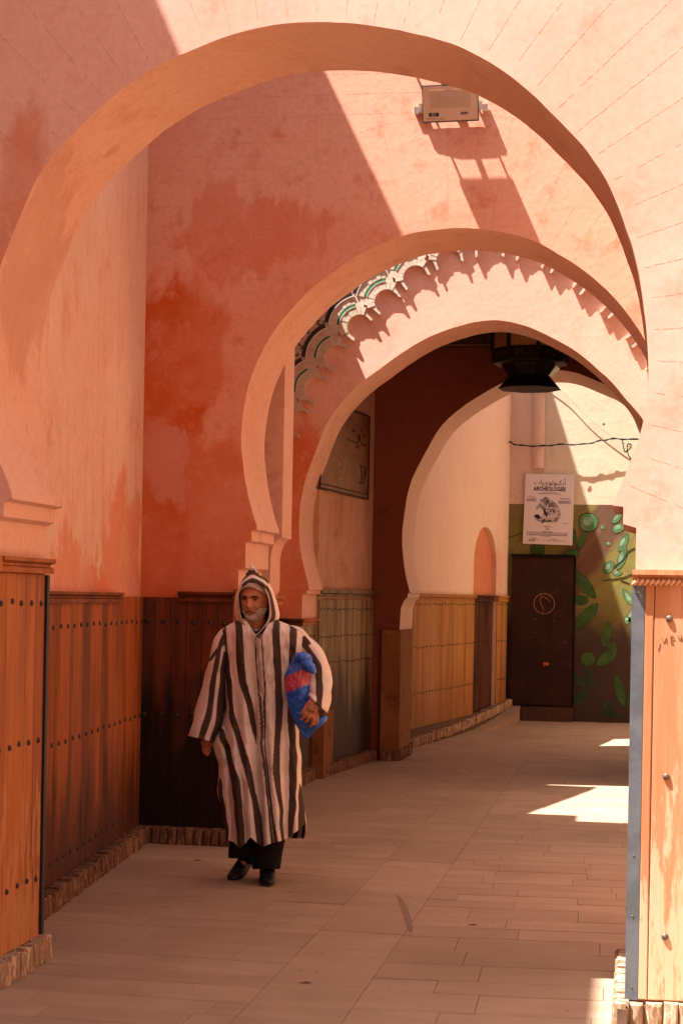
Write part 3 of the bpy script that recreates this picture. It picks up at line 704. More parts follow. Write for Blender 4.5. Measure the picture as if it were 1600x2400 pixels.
for i in range(len(allc)):
    c, t, n = lframe(i); rnd = random.Random(50 + i)
    def ringseg(mb, r0, r1, a0, a1, y, steps=3):
        vs = []; 
        for k in range(steps + 1):
            w = R(a0 + (a1 - a0) * k / steps)
            for rr in (r0, r1):
                q = c + t * rr * math.cos(w) + n * rr * math.sin(w); vs += [(q.x, YL - y, q.y), (q.x, YL + .004, q.y)]
        fs = []
        for k in range(steps):
            b = 4 * k; d = b + 4
            fs += [(b, b + 2, d + 2, d), (b + 2, b + 3, d + 3, d + 2), (b + 1, b, d, d + 1)]
        fs += [(0, 1, 3, 2), (4 * steps, 4 * steps + 2, 4 * steps + 3, 4 * steps + 1)]
        mb.add(vs, fs)
    mb = MB()
    for (r0, r1, a0, a1, num) in ((.106, .172, -8, 188, 13), (.203, .262, 42, 138, 9)):
        st = (a1 - a0) / num
        for k in range(num):
            am = a0 + st * (k + .5)
            if abs(math.cos(R(am)) * r1) > .152: continue
            ringseg(mb, r0, r1 + rnd.uniform(-.004, .004), a0 + st * k + .45, a0 + st * (k + 1) - .45, rnd.uniform(.002, .006), 1)
    mb.obj('voussoir_ring', M['stone'], LA, kind='stuff')
    mb = MB(); ringseg(mb, .178, .196, 54, 126, .003, 8); mb.obj('green_tile', M['green'], LA)
    mb = MB(); ringseg(mb, .172, .177, 54, 126, .009, 8); ringseg(mb, .263, .269, 52, 128, .012, 8); mb.obj('limed_edge', M['limed'], LA)
    mb = MB(); ringseg(mb, .272, .308, 56, 124, .005, 8); mb.obj('dark_tile_band', M['slate'], LA)
    mb = MB()
    for k in range(34):
        w = R(rnd.uniform(58, 122)); rr = rnd.uniform(.325, .52); q = c + t * rr * math.cos(w) + n * rr * math.sin(w); s = rnd.uniform(.014, .026)
        ph = rnd.uniform(0, 6)
        pts = [(q.x + s * math.cos(ph + u * .5), YL - .003, q.y + s * math.sin(ph + u * .5)) for u in range(9)]
        mb.tube(pts, [.003, .006, .009, .010, .008, .006, .005, .004, .003], 5)
    for sg in (-1, 1):
        for (a, b, r_) in ((.04, .36, .022), (.11, .42, .026), (.07, .47, .018)):
            q = c + t * a * sg + n * b; mb.add([(q.x + r_ * math.cos(u), YL - .004, q.y + r_ * math.sin(u)) for u in [k * math.pi / 4 for k in range(8)]], [tuple(range(8))[::-1]])
    mb.obj('dark_flower_tile', M['slate'], LA)

# ------------------------------------------------------------------ floodlights
M['lampface'] = simple('floodlight_glass', (.62, .46, .30), .2, spec=.5, var=.06); M['lampface2'] = simple('floodlight_reflector', (.50, .37, .23), .4, var=.1)
M['lampbody'] = simple('grey_lamp_casing', (.10, .10, .11), .5); M['white'] = simple('white_bracket', (.70, .68, .64), .6); M['black'] = simple('black_print', (.008, .008, .008), .6)
M['greyink'] = simple('grey_print', (.32, .23, .15), .6)
FL = empty('floodlight', 'beige-faced floodlight with black lettering on the sunlit second wall', 'floodlight')
c0 = PY(1055, 242, Y2 - .050); tau = R(14); up = Vector((-.02, -math.sin(tau), math.cos(tau))).normalized(); rt = Vector((1, 0, .012)).normalized(); nn = rt.cross(up).normalized()
Mx = Matrix(((rt.x, -nn.x, up.x, c0.x), (rt.y, -nn.y, up.y, c0.y), (rt.z, -nn.z, up.z, c0.z), (0, 0, 0, 1)))
if nn.y > 0: nn = -nn
m = MB(); m.box((0, .0, 0), (.355, .03, .228), Mx); m.obj('casing', M['lampbody'], FL)
m = MB(); m.box((0, -.0165, 0), (.345, .006, .212), Mx); fc = m.obj('glass_face', M['lampface'], FL)
m = MB(); m.box((0, -.0205, .028), (.255, .004, .105), Mx); m.obj('reflector', M['lampface2'], fc)
m = MB()
for i in range(22): m.box((-.11 + i * .0105, -.0228, .028), (.004, .002, .098), Mx)
m.obj('led_grid', M['lampface'], fc, kind='stuff')
L = lambda x, z: Mx @ Vector((x, -.0200, z))
m = MB(); m.box((-.105, -.0200, -.066), (.062, .002, .022), Mx); m.obj('logo_badge', M['black'], fc)
text('GT', .035, .014, Mx @ Vector((-.105, -.0215, -.066)), M['lampface'], fc, nrm=nn, ru=rt, bold=.02)
text('200', .048, .017, L(.088, -.064), M['black'], fc, nrm=nn, ru=rt, bold=.02)
text('Flood Light', .115, .014, L(-.09, -.092), M['greyink'], fc, nrm=nn, ru=rt)
for sg in (-1, 1):
    m = MB(); m.box((sg * .19, .01, -.02), (.02, .05, .05), Mx); m.box((sg * .215, .025, -.035), (.035, .03, .045), Mx)
    m.obj('bracket', M['white'], FL)
FL2 = empty('floodlight', 'second floodlight facing down above the first, hidden behind the near arch', 'floodlight')
c2 = PY(985, 70, Y2 - .25)
m = MB(); m.box((c2.x, c2.y, c2.z), (.33, .11, .035)); m.box((c2.x - .01, c2.y - .02, c2.z + .03), (.18, .05, .03)); m.obj('casing', M['lampbody'], FL2)
for dx in (-.15, .15):
    m = MB(); m.tube([(c2.x + dx, Y2 + .01, c2.z + .01), (c2.x + dx, c2.y, c2.z)], .008, 5); m.obj('strut', M['lampbody'], FL2)
m = MB()
m.tube([(c2.x, c2.y + .03, c2.z - .01), (c2.x + .01, Y2 - .12, c2.z + .04), (c2.x + .02, Y2, c2.z - .03)], .02, 6)
m.obj('bracket', M['lampbody'], FL2)
m = MB(); q = PY(1042, 196, Y2 - .05); q2 = PY(1040, 150, Y2 - .05)
m.tube([q, q2, (c2.x + .02, Y2 - .02, c2.z - .1)], .009, 6); m.tube([(q.x - .025, q.y, q.z + .015), (q.x + .025, q.y, q.z + .015)], .016, 6)
prop(m.obj('cable', M['black']), 'short black cable and junction above the beige floodlight', 'cable')

# ------------------------------------------------------------------ lantern
M['iron'] = simple('dark_lantern_metal', (.012, .011, .010), .45, .5); M['amber'] = simple('dusty_amber_glass', (.34, .20, .07), .35, spec=.5, var=.15)
M['olglass'] = simple('pale_green_glass', (.42, .40, .22), .3, spec=.5); M['brassy'] = simple('pierced_copper', (.10, .045, .02), .4, .6)
YN = 16.05; lc = PY(1241, 880, YN); LN = empty('lantern', 'large dark octagonal metal lantern hanging under the covered bay roof', 'lantern')
def oct_(r, z, ph=15): return [(lc.x + r * math.sin(R(ph + 45 * k)), YN - r * math.cos(R(ph + 45 * k)), z) for k in range(8)]
def loft(rings, name, mat, par, cap=(1, 1), **k):
    m = MB(); m.v = [p for r in rings for p in r]; n = len(rings[0])
    for i in range(len(rings) - 1):
        for j in range(n): m.f.append((i * n + j, i * n + (j + 1) % n, (i + 1) * n + (j + 1) % n, (i + 1) * n + j))
    if cap[0]: m.f.append(tuple(range(n))[::-1])
    if cap[1]: m.f.append(tuple((len(rings) - 1) * n + j for j in range(n)))
    return m.obj(name, mat, par, **k)
loft([oct_(.30, 3.60), oct_(.20, 3.715), oct_(.28, 3.825), oct_(.355, 3.832), oct_(.365, 3.85), oct_(.36, 3.965), oct_(.35, 3.97)], 'base', M['iron'], LN)
for k in range(8):
    a = oct_(.352, 3.965)[k]; b = oct_(.352, 3.965)[(k + 1) % 8]
    m = MB(); m.add([(a[0], a[1], 3.965), (b[0], b[1], 3.965), (b[0], b[1], 4.34), (a[0], a[1], 4.34)], [(0, 1, 2, 3)]); m.obj('pane', M['amber'], LN)
    m = MB(); a = oct_(.362, 0)[k]; m.box((a[0], a[1], 4.15), (.034, .034, .42)); m.obj('bar', M['iron'], LN)
loft([oct_(.36, 4.34), oct_(.365, 4.37), oct_(.16, 4.47), oct_(.03, 4.50)], 'cap', M['iron'], LN)
m = MB(); m.tube([(lc.x, YN, 4.49), (lc.x, YN, 4.60)], .012, 6); m.obj('chain', M['iron'], LN)
m = MB(); rnd = random.Random(3)
for k in range(8):
    a = Vector(oct_(.363, 3.9)[k]); b = Vector(oct_(.363, 3.9)[(k + 1) % 8])
    for i in range(26):
        t = rnd.uniform(.12, .88); q = a.lerp(b, t); q.z = rnd.uniform(3.88, 3.945); m.box(tuple(q), (.011, .011, .008))
m.obj('pierced_band', M['brassy'], LN, kind='stuff')
a = oct_(.205, 3.715); b = oct_(.282, 3.80)
m = MB(); m.add([a[1], a[2], b[2], b[1]], [(0, 1, 2, 3)]); m.v = [(x + .004, y - .006, z) for x, y, z in m.v]; m.obj('lower_pane', M['olglass'], LN, label='pale greenish lower pane')

# ------------------------------------------------------------------ inscription panel on the covered side wall
M['wall_plaque'] = simple('aged_brass_panel', (.22, .085, .025), .55, .1, var=.35, sc=6); M['gilt'] = simple('worn_gilt', (.55, .38, .22), .45, .3); M['engr'] = simple('engraved_shadow', (.03, .02, .014), .8)
A3v, u3, _l, _a = seg(a3, b3); n3 = Vector((u3.y, -u3.x, 0))
def s3(px, py): P = PW(px, py, a3, b3); return ((Vector((P.x, P.y, 0)) - A3v).dot(u3), P.z)
pr, ptop = s3(860, 976); _, pbot = s3(858, 1172); plft = s3(742, 1150)[0]
PQ = empty('inscription_panel', 'dark brown carved inscription panel with script lines, fixed on the covered side wall', 'plaque')
P3 = lambda s, z, d=0: A3v + u3 * s + n3 * d + Vector((0, 0, z))
def pbox(m, s0, s1, z0, z1, d0, d1):
    vs = [P3(s, z, d) for s in (s0, s1) for z in (z0, z1) for d in (d0, d1)]
    m.add(vs, [(0, 1, 3, 2), (4, 6, 7, 5), (0, 4, 5, 1), (2, 3, 7, 6), (0, 2, 6, 4), (1, 5, 7, 3)])
m = MB(); pbox(m, plft, pr, pbot, ptop, 0, .025); m.obj('panel', M['wall_plaque'], PQ)
m = MB()
for (s0, s1, z0, z1) in ((plft, pr, ptop - .018, ptop), (pr - .016, pr, pbot, ptop), (plft, pr, pbot, pbot + .016), (plft, pr - .02, pbot + .045, pbot + .052), (plft, plft + .016, pbot, ptop)): pbox(m, s0, s1, z0, z1, .025, .034)
for k in range(5):
    for zz, sg in ((ptop - .02, -1), (pbot + .05, 1)): pbox(m, pr - .11 + k * .02, pr - .02, zz + sg * (.012 + k * .03), zz + sg * (.018 + k * .03), .025, .031)
m.obj('border', M['engr'], PQ)
sc1 = lambda x, y: s3(740 + x / 9.406, 950 + y / 9.406)
def stroke(m, pts, r):
    m.tube([P3(*sc1(x, y), .027) for x, y in pts], r, 5)
m = MB()
for pts in ([(735, 575), (770, 585), (805, 545)], [(960, 515), (955, 560), (965, 600)], [(965, 680), (985, 700), (1020, 640)], [(640, 745), (700, 780), (760, 800), (850, 830)], [(870, 660), (880, 760), (850, 850)],
            [(930, 810), (960, 870), (1030, 890), (1045, 850)], [(820, 900), (850, 950), (885, 900)], [(840, 630), (850, 650)], [(900, 640), (905, 800)], [(925, 1330), (940, 1450), (960, 1700)], [(920, 1330), (985, 1360)], [(1040, 1370), (1060, 1400)], [(1010, 1370), (1010, 1700)], [(890, 1700), (1000, 1730)], [(1060, 1400), (1030, 1560)]):
    stroke(m, pts, .0065)
m.obj('script', M['engr'], PQ, kind='stuff')
m = MB()
for pts in ([(350, 1320), (340, 1450), (345, 1620)], [(365, 1330), (365, 1640)], [(310, 1400), (335, 1540)], [(420, 1220), (430, 1300), (465, 1300)], [(440, 1210), (470, 1310)], [(490, 1380), (485, 1470)], [(540, 1240), (550, 1380)], [(545, 1420), (530, 1650)], [(595, 1250), (585, 1400)], [(415, 1480), (420, 1580), (490, 1640)], [(470, 1400), (440, 1560)],
            [(690, 1330), (680, 1430), (695, 1590)], [(740, 1390), (735, 1440), (770, 1480), (745, 1600)], [(710, 1370), (690, 1430)], [(660, 1600), (665, 1700)]):
    stroke(m, pts, .0035)
for x in range(200, 900, 38): stroke(m, [(x, 1890 + (x - 200) * .16), (x + 14, 1893 + (x - 200) * .16)], .006)
m.obj('gilt_lettering', M['gilt'], PQ, kind='stuff')

# ------------------------------------------------------------------ things on and before the far wall
M['doormetal'] = plaster('rusted_door_sheet', (.04, .017, .009), (.03, .013, .008), (.08, .034, .016), mott=.6, seed=21, streak=.2, bump=.4)
M['doormetal'].node_tree.nodes['Principled BSDF'].inputs['Roughness'].default_value = .5
DR = empty('metal_door', 'dark brown sheet-metal door with a round emblem, under the poster', 'door')
d = [f(1199, 1305, .05), f(1345, 1305, .05), f(1343, 1652, .05), f(1191, 1650, .05)]
x0, x1, z1, z0 = d[0].x, d[1].x, d[0].z, d[3].z
m = MB(); m.box(((x0 + x1) / 2, YF - .03, (z0 + z1) / 2), (x1 - x0, .05, z1 - z0)); m.obj('door_leaf', M['doormetal'], DR)
m = MB(); m.box(((x0 + x1) / 2, YF - .045, z1 + .022), (x1 - x0 + .02, .08, .035)); m.box((x1 + .012, YF - .035, (z0 + z1) / 2), (.02, .06, z1 - z0)); m.obj('door_frame', M['iron'], DR)
M['scratch'] = simple('bare_metal_scratch', (.30, .15, .075), .5, .3)
m = MB(); ec = f(1274, 1415, .057); N = 28
m.tube([(ec.x + .137 * math.cos(2 * math.pi * k / N), ec.y, ec.z + .137 * math.sin(2 * math.pi * k / N)) for k in range(N + 1)], .0055, 5, False)
m.tube([(ec.x - .03, ec.y, ec.z + .11), (ec.x - .06, ec.y, ec.z + .05), (ec.x - .035, ec.y, ec.z - .02), (ec.x - .005, ec.y, ec.z - .08), (ec.x - .02, ec.y, ec.z - .13)], .005, 5)
m.tube([(ec.x - .06, ec.y, ec.z + .07), (ec.x - .01, ec.y, ec.z + .10), (ec.x + .03, ec.y, ec.z + .07), (ec.x + .09, ec.y, ec.z + .02)], .004, 5)
m.obj('emblem', M['scratch'], DR)
m = MB()
for (x, y) in ((537, 1225), (687, 1235), (535, 1330), (818, 1590), (787, 1415)):
    q = f(1100 + x / 3.484, 1100 + y / 3.484, .058); m.box(tuple(q), (.012, .008, .012))
m.obj('rivet', M['scratch'], DR)
q = f(1278, 1557, .056); M['smudge'] = simple('orange_smudge', (.55, .13, .05), .9)
m = MB(); pts = [(-.04, .0), (-.03, .03), (.0, .025), (.02, .035), (.045, .01), (.03, -.02), (.0, -.015), (-.02, -.035)]
m.add([(q.x + a, q.y - .006 - .01 * ((i % 2)), q.z + b) for i, (a, b) in enumerate(pts)] + [(q.x, q.y - .02, q.z)], [(i, (i + 1) % 8, 8) for i in range(8)]); m.obj('door_smudge', M['smudge'], DR)  # small raised orange patch on the door leaf
sb = f(1281, 1668, .12); m = MB(); m.box(((f(1222, 1668).x + f(1341, 1668).x) / 2, YF - .06, .095), (f(1341, 1668).x - f(1222, 1668).x, .12, .19)); 
prop(m.obj('doorstep', simple('brown_step_stone', (.085, .042, .024), .9)), 'low brown stone step under the metal door', 'step')
m = MB(); xj0 = f(1180, 1400).x - .3; m.box((xj0 + .165, YF - .012, .95), (.30, .02, 1.5))
m.obj('corner_plaster', M['side4'], FW)
# poster
M['paper'] = simple('poster_paper', (.66, .60, .58), .5, var=.03); M['ink'] = simple('poster_ink', (.02, .015, .015), .7); M['faint'] = simple('faint_ink', (.22, .17, .16), .7)
PO = empty('poster', 'white exhibition poster with bold black title and a rock picture, over the metal door', 'poster')
Yp = YF - .05; qa, qb, qc, qd = [PY(x, y, Yp) for x, y in ((1231, 1110), (1346, 1113), (1340, 1278), (1224, 1274))]
vs = [qa, qb, qc, qd] + [q + Vector((0, .03, 0)) for q in (qa, qb, qc, qd)]
m = MB(); m.add(vs, [(3, 2, 1, 0), (4, 5, 6, 7), (0, 1, 5, 4), (1, 2, 6, 5), (2, 3, 7, 6), (3, 0, 4, 7)]); m.obj('board', M['paper'], PO)
pt = lambda x, y: PY(1200 + x / 8.711, 1090 + y / 8.711, Yp - .001)
ru = (qb - qa).normalized(); sp = 4000 * 1.006 / Yp * 8.711
text('ARCH\u00c9OLOGIES', 655 / sp, 108 / sp, pt(758, 476), M['ink'], PO, 'title', ru=ru, bold=.028)
ar = '\ufe95\ufe8e\ufef4\ufe9f\ufeee\ufedf\ufeee\ufef4\ufedb\ufead\ufe83'
text(ar, 640 / sp, 165 / sp, pt(762, 350), M['ink'], PO, 'arabic_title', ru=ru)
def bars(rows, name, mat, thick=8):
    m = MB(); rnd = random.Random(len(rows))
    for (x0, x1, y, slope) in rows:
        x = x0
        while x < x1:
            l = rnd.uniform(12, 46); e = min(x + l, x1); a, b = pt(x, y + (x - x0) * slope), pt(e, y + (e - x0) * slope); h = thick / sp / 2
            m.add([(a.x, a.y - .0005, a.z - h), (b.x, b.y - .0005, b.z - h), (b.x, b.y - .0005, b.z + h), (a.x, a.y - .0005, a.z + h)], [(0, 1, 2, 3)]); x = e + rnd.uniform(5, 10)
    m.obj(name, mat, PO, kind='stuff')
bars([(525, 985, 580, .03), (300, 480, 702, .04), (285, 490, 725, .04), (920, 1200, 738, .03), (950, 1180, 758, .03), (935, 1180, 778, .03), (665, 765, 1246, .03), (665, 765, 1302, .03), (605, 820, 1358, .03), (370, 490, 1490, .03), (790, 920, 1508, .03), (1030, 1125, 1196, .03)], 'small_print', M['ink'], 11)
bars([(600, 910, 556, .02), (320, 480, 640, .1), (305, 485, 668, .1), (955, 1180, 680, .03), (980, 1190, 706, .03), (625, 820, 1262, .03), (675, 750, 1320, .03), (275, 1150, 1362, .035), (300, 1120, 1385, .035), (330, 1130, 1408, .035), (280, 1135, 1424, .03), (640, 780, 1458, .02)], 'fine_print', M['faint'], 10)
bars([(325, 470, 1520, .02), (330, 475, 1540, .02), (500, 525, 1530, 0), (630, 665, 1535, 0), (700, 795, 1535, .02), (820, 940, 1548, .02), (960, 990, 1552, 0), (1015, 1080, 1555, 0)], 'sponsor_marks', M['faint'], 16)
T = NT('printed_rock'); p = T.pos(); n = T.noise(p, 17, 6, .8, .9); n2 = T.noise(p, 7, 5, .7)
c = T.mix(T.rng(T.math('ADD', n, T.math('MULTIPLY', n2, .5)), .62, .86), (.02, .016, .016), (.58, .52, .50)); T.col(c)
rock = [(660, 640), (720, 660), (800, 720), (860, 760), (930, 830), (975, 920), (985, 1010), (960, 1100), (900, 1170), (800, 1165), (720, 1170), (660, 1160), (610, 1195), (540, 1150), (470, 1120), (435, 1060), (450, 1010), (520, 1005), (575, 1060), (620, 1050), (640, 960), (610, 880), (560, 870), (480, 920), (485, 850), (560, 780), (580, 700)]
flatpoly([pt(*q) for q in rock], T.m, 'rock_picture', PO, t=.0012)
flatpoly([pt(*q) for q in [(450, 1015), (530, 1005), (575, 1060), (570, 1085), (520, 1100), (460, 1070)]], M['ink'], 'rock_shadow', PO, t=.0022)
flatpoly([pt(*q) for q in [(575, 850), (630, 880), (690, 960), (720, 1010), (700, 1070), (650, 990), (620, 900)]], M['ink'], 'rock_shadow', PO, t=.002)
# mural leaves
def lp(x, y): return (1100 + x / 3.484, 1100 + y / 3.484)
lm = lambda n_, c: simple(n_, c, .8, var=.45, sc=5)
M['leaf_mint'] = lm('mural_leaf_mint', (.11, .23, .09)); M['leaf_green'] = lm('mural_leaf_green', (.045, .12, .022)); M['leaf_dark'] = lm('mural_leaf_dark', (.03, .06, .02)); M['leafline'] = simple('mural_outline', (.03, .05, .025), .8); M['leafhi'] = lm('mural_leaf_highlight', (.22, .40, .24))
def leaf(x0, y0, x1, y1, w, mat, blunt=0):
    a = Vector(lp(x0, y0)); b = Vector(lp(x1, y1)); dd = b - a; L = dd.length; u = dd / L; v = Vector((-u.y, u.x)); w = w * (.95 if blunt else 1.0) / 3.484 / 2
    def ring(k, off):
        out = []
        for i in range(14):
            t = 2 * math.pi * i / 14
            s = .5 - .5 * math.cos(t); side = math.sin(t)
            wid = w * (abs(side) ** (.8 if blunt else 1.45)) * (1 if side > 0 else -1) * (1.15 if side > 0 else .85 if not blunt else 1)
            q = (a + b) / 2 + u * (s - .5) * L * k + v * wid * k
            P = PY(q.x, q.y, YF - off); out.append((P.x, P.y, P.z))
        return out
    lo = flatpoly(ring(1.07, .0), M['leafline'], 'mural_leaf', FW, t=.0020); m = MB(); m.add(ring(.97, .003)[::-1], [tuple(range(14))]); m.obj('leaf_fill', mat, lo)
    if mat == M['leaf_mint']: m = MB(); m.add([tuple(Vector(p_) + Vector((-.012, 0, .010))) for p_ in ring(.5, .0042)][::-1], [tuple(range(14))]); m.obj('leaf_highlight', M['leafhi'] if mat == M['leaf_mint'] else M['leaf_dark'], lo)
for q in [(890, 428, 1045, 428, 145, 'leaf_mint', 1), (775, 690, 890, 690, 85, 'leaf_green', 1), (1100, 840, 1165, 755, 75, 'leaf_mint', 1), (495, 660, 610, 650, 105, 'leaf_green', 1), (870, 655, 955, 508, 55, 'leaf_green'),
          (850, 600, 840, 480, 45, 'leaf_green'), (1215, 672, 1288, 525, 60, 'leaf_mint'), (1205, 820, 1272, 630, 66, 'leaf_mint'), (1160, 440, 1238, 360, 50, 'leaf_mint'), (1165, 500, 1255, 460, 70, 'leaf_mint', 1), (1165, 850, 1245, 845, 40, 'leaf_mint'),
          (868, 838, 1025, 1048, 95, 'leaf_green'), (860, 1070, 965, 1065, 75, 'leaf_green', 1), (865, 1285, 1040, 1098, 100, 'leaf_green'), (1090, 1450, 1132, 1252, 75, 'leaf_green'), (1110, 1440, 1200, 1430, 60, 'leaf_green'), (1033, 1600, 1200, 1460, 95, 'leaf_green'), (905, 1545, 1020, 1550, 110, 'leaf_green', 1),
          (842, 1650, 940, 1790, 60, 'leaf_dark'), (1005, 1780, 945, 1620, 60, 'leaf_dark'), (850, 1925, 962, 1782, 90, 'leaf_dark'), (1195, 1675, 1258, 1935, 75, 'leaf_green'), (1085, 1970, 1180, 1940, 120, 'leaf_dark', 1), (1280, 1925, 1345, 1780, 70, 'leaf_dark'), (1150, 2020, 1260, 2010, 50, 'leaf_dark'), (1315, 1680, 1365, 1680, 80, 'leaf_green', 1),
          (1253, 978, 1345, 1115, 60, 'leaf_mint'), (1290, 1250, 1352, 1120, 60, 'leaf_mint'), (1268, 1215, 1310, 1245, 60, 'leaf_mint', 1), (1070, 470, 1100, 480, 28, 'leaf_mint', 1), (1115, 610, 1150, 605, 30, 'leaf_mint', 1)]:
    leaf(*q[:5], M[q[5]], *(q[6:]))
m = MB()
for pts in ([(1345, 640), (1290, 670), (1250, 740), (1170, 800)], [(1335, 850), (1260, 880), (1170, 895), (1080, 910)], [(1230, 905), (1300, 930)], [(860, 600), (900, 640), (880, 700)], [(300, 560), (380, 540), (420, 520)], [(1030, 1600), (1000, 1680), (960, 1750)]):
    m.tube([f(*lp(*q)) + Vector((0, -.001, 0)) for q in pts], .008, 4)
m.obj('mural_branch', M['leafline'], FW)
# cables across the far wall
def px4(x, y): return (1000 + x / 2.613, 700 + y / 2.613)
def cable(pts, off, r, mat, lab, jit=0):
    m = MB(); c = catmull([tuple(f(*px4(*q), off)) for q in pts], 6); m.tube(c, r, 5)
    if jit:
        m.tube([(x, y + .008 * math.cos(i), z + .012 * math.sin(i * 1.1)) for i, (x, y, z) in enumerate(c)], r * .8, 5)
    return prop(m.obj('cable', mat), lab, 'cable')
M['pale'] = simple('pale_wire', (.55, .48, .36), .6)
cable([(480, 885), (505, 878), (560, 897), (700, 902), (810, 893), (960, 891), (1060, 870), (1150, 858), (1290, 862), (1500, 850)], .10, .008, M['black'], 'twisted black cable sagging across the far wall above the poster', 1)
cable([(700, 470), (825, 560), (960, 700), (1080, 800), (1200, 885), (1290, 930)], .05, .005, M['pale'], 'thin pale wire running diagonally down the far wall')
cable([(1195, 860), (1200, 900), (1215, 940), (1250, 900), (1230, 890), (1225, 930), (1245, 980), (1290, 1010)], .06, .007, M['black'], 'small tangle of black cable ends on the far wall beside the near pier', 1)
cable([(485, 590), (490, 680), (505, 740), (498, 830), (482, 885)], .02, .005, M['black'], 'thin cable dropping down the corner of the far wall')
flatpoly([f(*px4(x, y)) for x, y in [(985, 1160), (1000, 1140), (1008, 1165), (995, 1182), (980, 1175)]], simple('exposed_plaster', (.35, .14, .08), .9), 'chipped_patch', FW, t=.003)
flatpoly([f(*px4(x, y)) for x, y in [(1072, 765), (1085, 762), (1088, 770), (1076, 772)]], M['ink'], 'chipped_patch', FW, t=.003)

# ------------------------------------------------------------------ pencilled letters on the near pier
M['pencil'] = simple('pencil_mark', (.10, .06, .04), .9)
g5 = lambda x, y: PY(1400 + x / 3.92, 1300 + y / 3.92, Y1 - .0235)
m = MB()
for pts in ([(583, 765), (600, 808), (628, 762), (638, 825)], [(572, 815), (552, 880)], [(690, 742), (668, 748), (672, 820), (695, 812)], [(670, 785), (705, 772)], [(735, 740), (742, 778), (770, 765)], [(762, 730), (775, 805)]):
    m.tube([g5(*q) for q in pts], .0011, 4)
m.obj('pencilled_letters', M['pencil'], W1)
# ------------------------------------------------------------------ bits on the ground
M['litter'] = simple('dry_leaf', (.10, .045, .02), .8); rnd = random.Random(77)
for (x, y, lab) in ((462, 2017, 'dark twig on the paving by the blackened panelling'), (1107, 2168, 'dry leaf on the paving right of the long stone strip'), (715, 2304, 'dark scrap on the paving strip in the foreground')):
    q = PZ(x, y, .003); m = MB()
    m.add([(q.x - .03, q.y, .003), (q.x - .005, q.y - .009, .006), (q.x + .03, q.y + .004, .003), (q.x + .004, q.y + .012, .008)], [(0, 1, 2), (0, 2, 3)]); prop(m.obj('litter', M['litter']), lab, 'litter')
m = MB(); pts = [PZ(x, y, .0028) for x, y in ((932, 2098), (940, 2112), (948, 2130), (955, 2150), (960, 2172), (962, 2184))]; w = [.006, .014, .016, .016, .014, .008]
vs = []
for q, ww in zip(pts, w): vs += [(q.x - ww, q.y, .0028), (q.x + ww, q.y, .0028)]
m.add(vs, [(2 * i, 2 * i + 1, 2 * i + 3, 2 * i + 2) for i in range(5)]); m.obj('scuff_mark', simple('scuffed_stone', (.27, .18, .13), .8), pv)

rnd = random.Random(31); m = MB(); n_ = 0
while n_ < 240:
    y = rnd.uniform(6.6, 20); x = rnd.uniform(-.36 * y, .0 * y)
    if x < -2.75: continue
    r_ = rnd.uniform(.0015, .0055); k = rnd.uniform(0, 3)
    m.add([(x + r_ * math.cos(k + t), y + r_ * .8 * math.sin(k + t), .0015) for t in (0, 2, 4)] + [(x, y, .0015 + r_ * .6)], [(0, 1, 3), (1, 2, 3), (2, 0, 3)]); n_ += 1
prop(m.obj('grit', M['litter']), 'scattered grit and crumbs on the paving', 'grit', kind='stuff')
# ------------------------------------------------------------------ the robed man
YM = 9.48
def Q(px, py, dy=0.0): return PY(px, py, YM + dy)
PXM = 4000 * .978 / YM              # pixels per metre at his distance
M['skin'] = simple('weathered_skin', (.50, .20, .095), .5, spec=.4, var=.22, sc=35)
M['beard'] = simple('white_beard', (.62, .52, .44), .9, var=.3, sc=120); M['brow'] = simple('dark_brow', (.035, .018, .012), .9)
M['eyew'] = simple('eye_white', (.35, .25, .2), .3); M['eyed'] = simple('eye_dark', (.01, .006, .005), .2, spec=.6)
M['trouser'] = simple('black_trousers', (.013, .012, .013), .9, spec=.15); M['shoe'] = simple('black_leather', (.008, .008, .009), .5, spec=.4); M['sole'] = simple('shoe_edge', (.16, .10, .06), .7)
M['navy'] = simple('navy_collar', (.012, .014, .03), .9); M['shirt'] = simple('white_undershirt', (.55, .45, .38), .9)
CREAM = (.86, .77, .67); BROWN = (.085, .055, .042)
T = NT('striped_wool'); vc = T.n('ShaderNodeVertexColor', layer_name='Col'); p = T.pos()
w1 = T.noise(T.map(p, (90, 90, 500)), 1, 2); w2 = T.noise(T.map(p, (500, 500, 60)), 1, 2); w3 = T.noise(p, 9, 5, .6)
c = T.mix(.5, vc.outputs[0], T.mix(T.rng(w1, .3, .7), (.78, .76, .74), (1, 1, 1)), 'MULTIPLY'); c = T.mix(.35, c, T.mix(T.rng(w2, .3, .7), (.75, .74, .72), (1, 1, 1)), 'MULTIPLY'); c = T.mix(.35, c, T.mix(T.rng(w3, .35, .7), (.8, .74, .68), (1, 1, 1)), 'MULTIPLY')
T.col(c); T.b.inputs['Roughness'].default_value = .95; T.b.inputs['Specular IOR Level'].default_value = .1
T.bump(T.math('ADD', T.math('ADD', w1, w2), T.math('MULTIPLY', w3, 2.0)), .35, .004); M['wool'] = T.m
def interp(rows, y):
    if y <= rows[0][0]: return rows[0][1:]
    for a, b in zip(rows, rows[1:]):
        if y <= b[0]:
            t = (y - a[0]) / (b[0] - a[0]); return tuple(u + (v - u) * t for u, v in zip(a[1:], b[1:]))
    return rows[-1][1:]
def smooth_rows(rows): return [tuple(r) for r in catmull(rows, 6)]
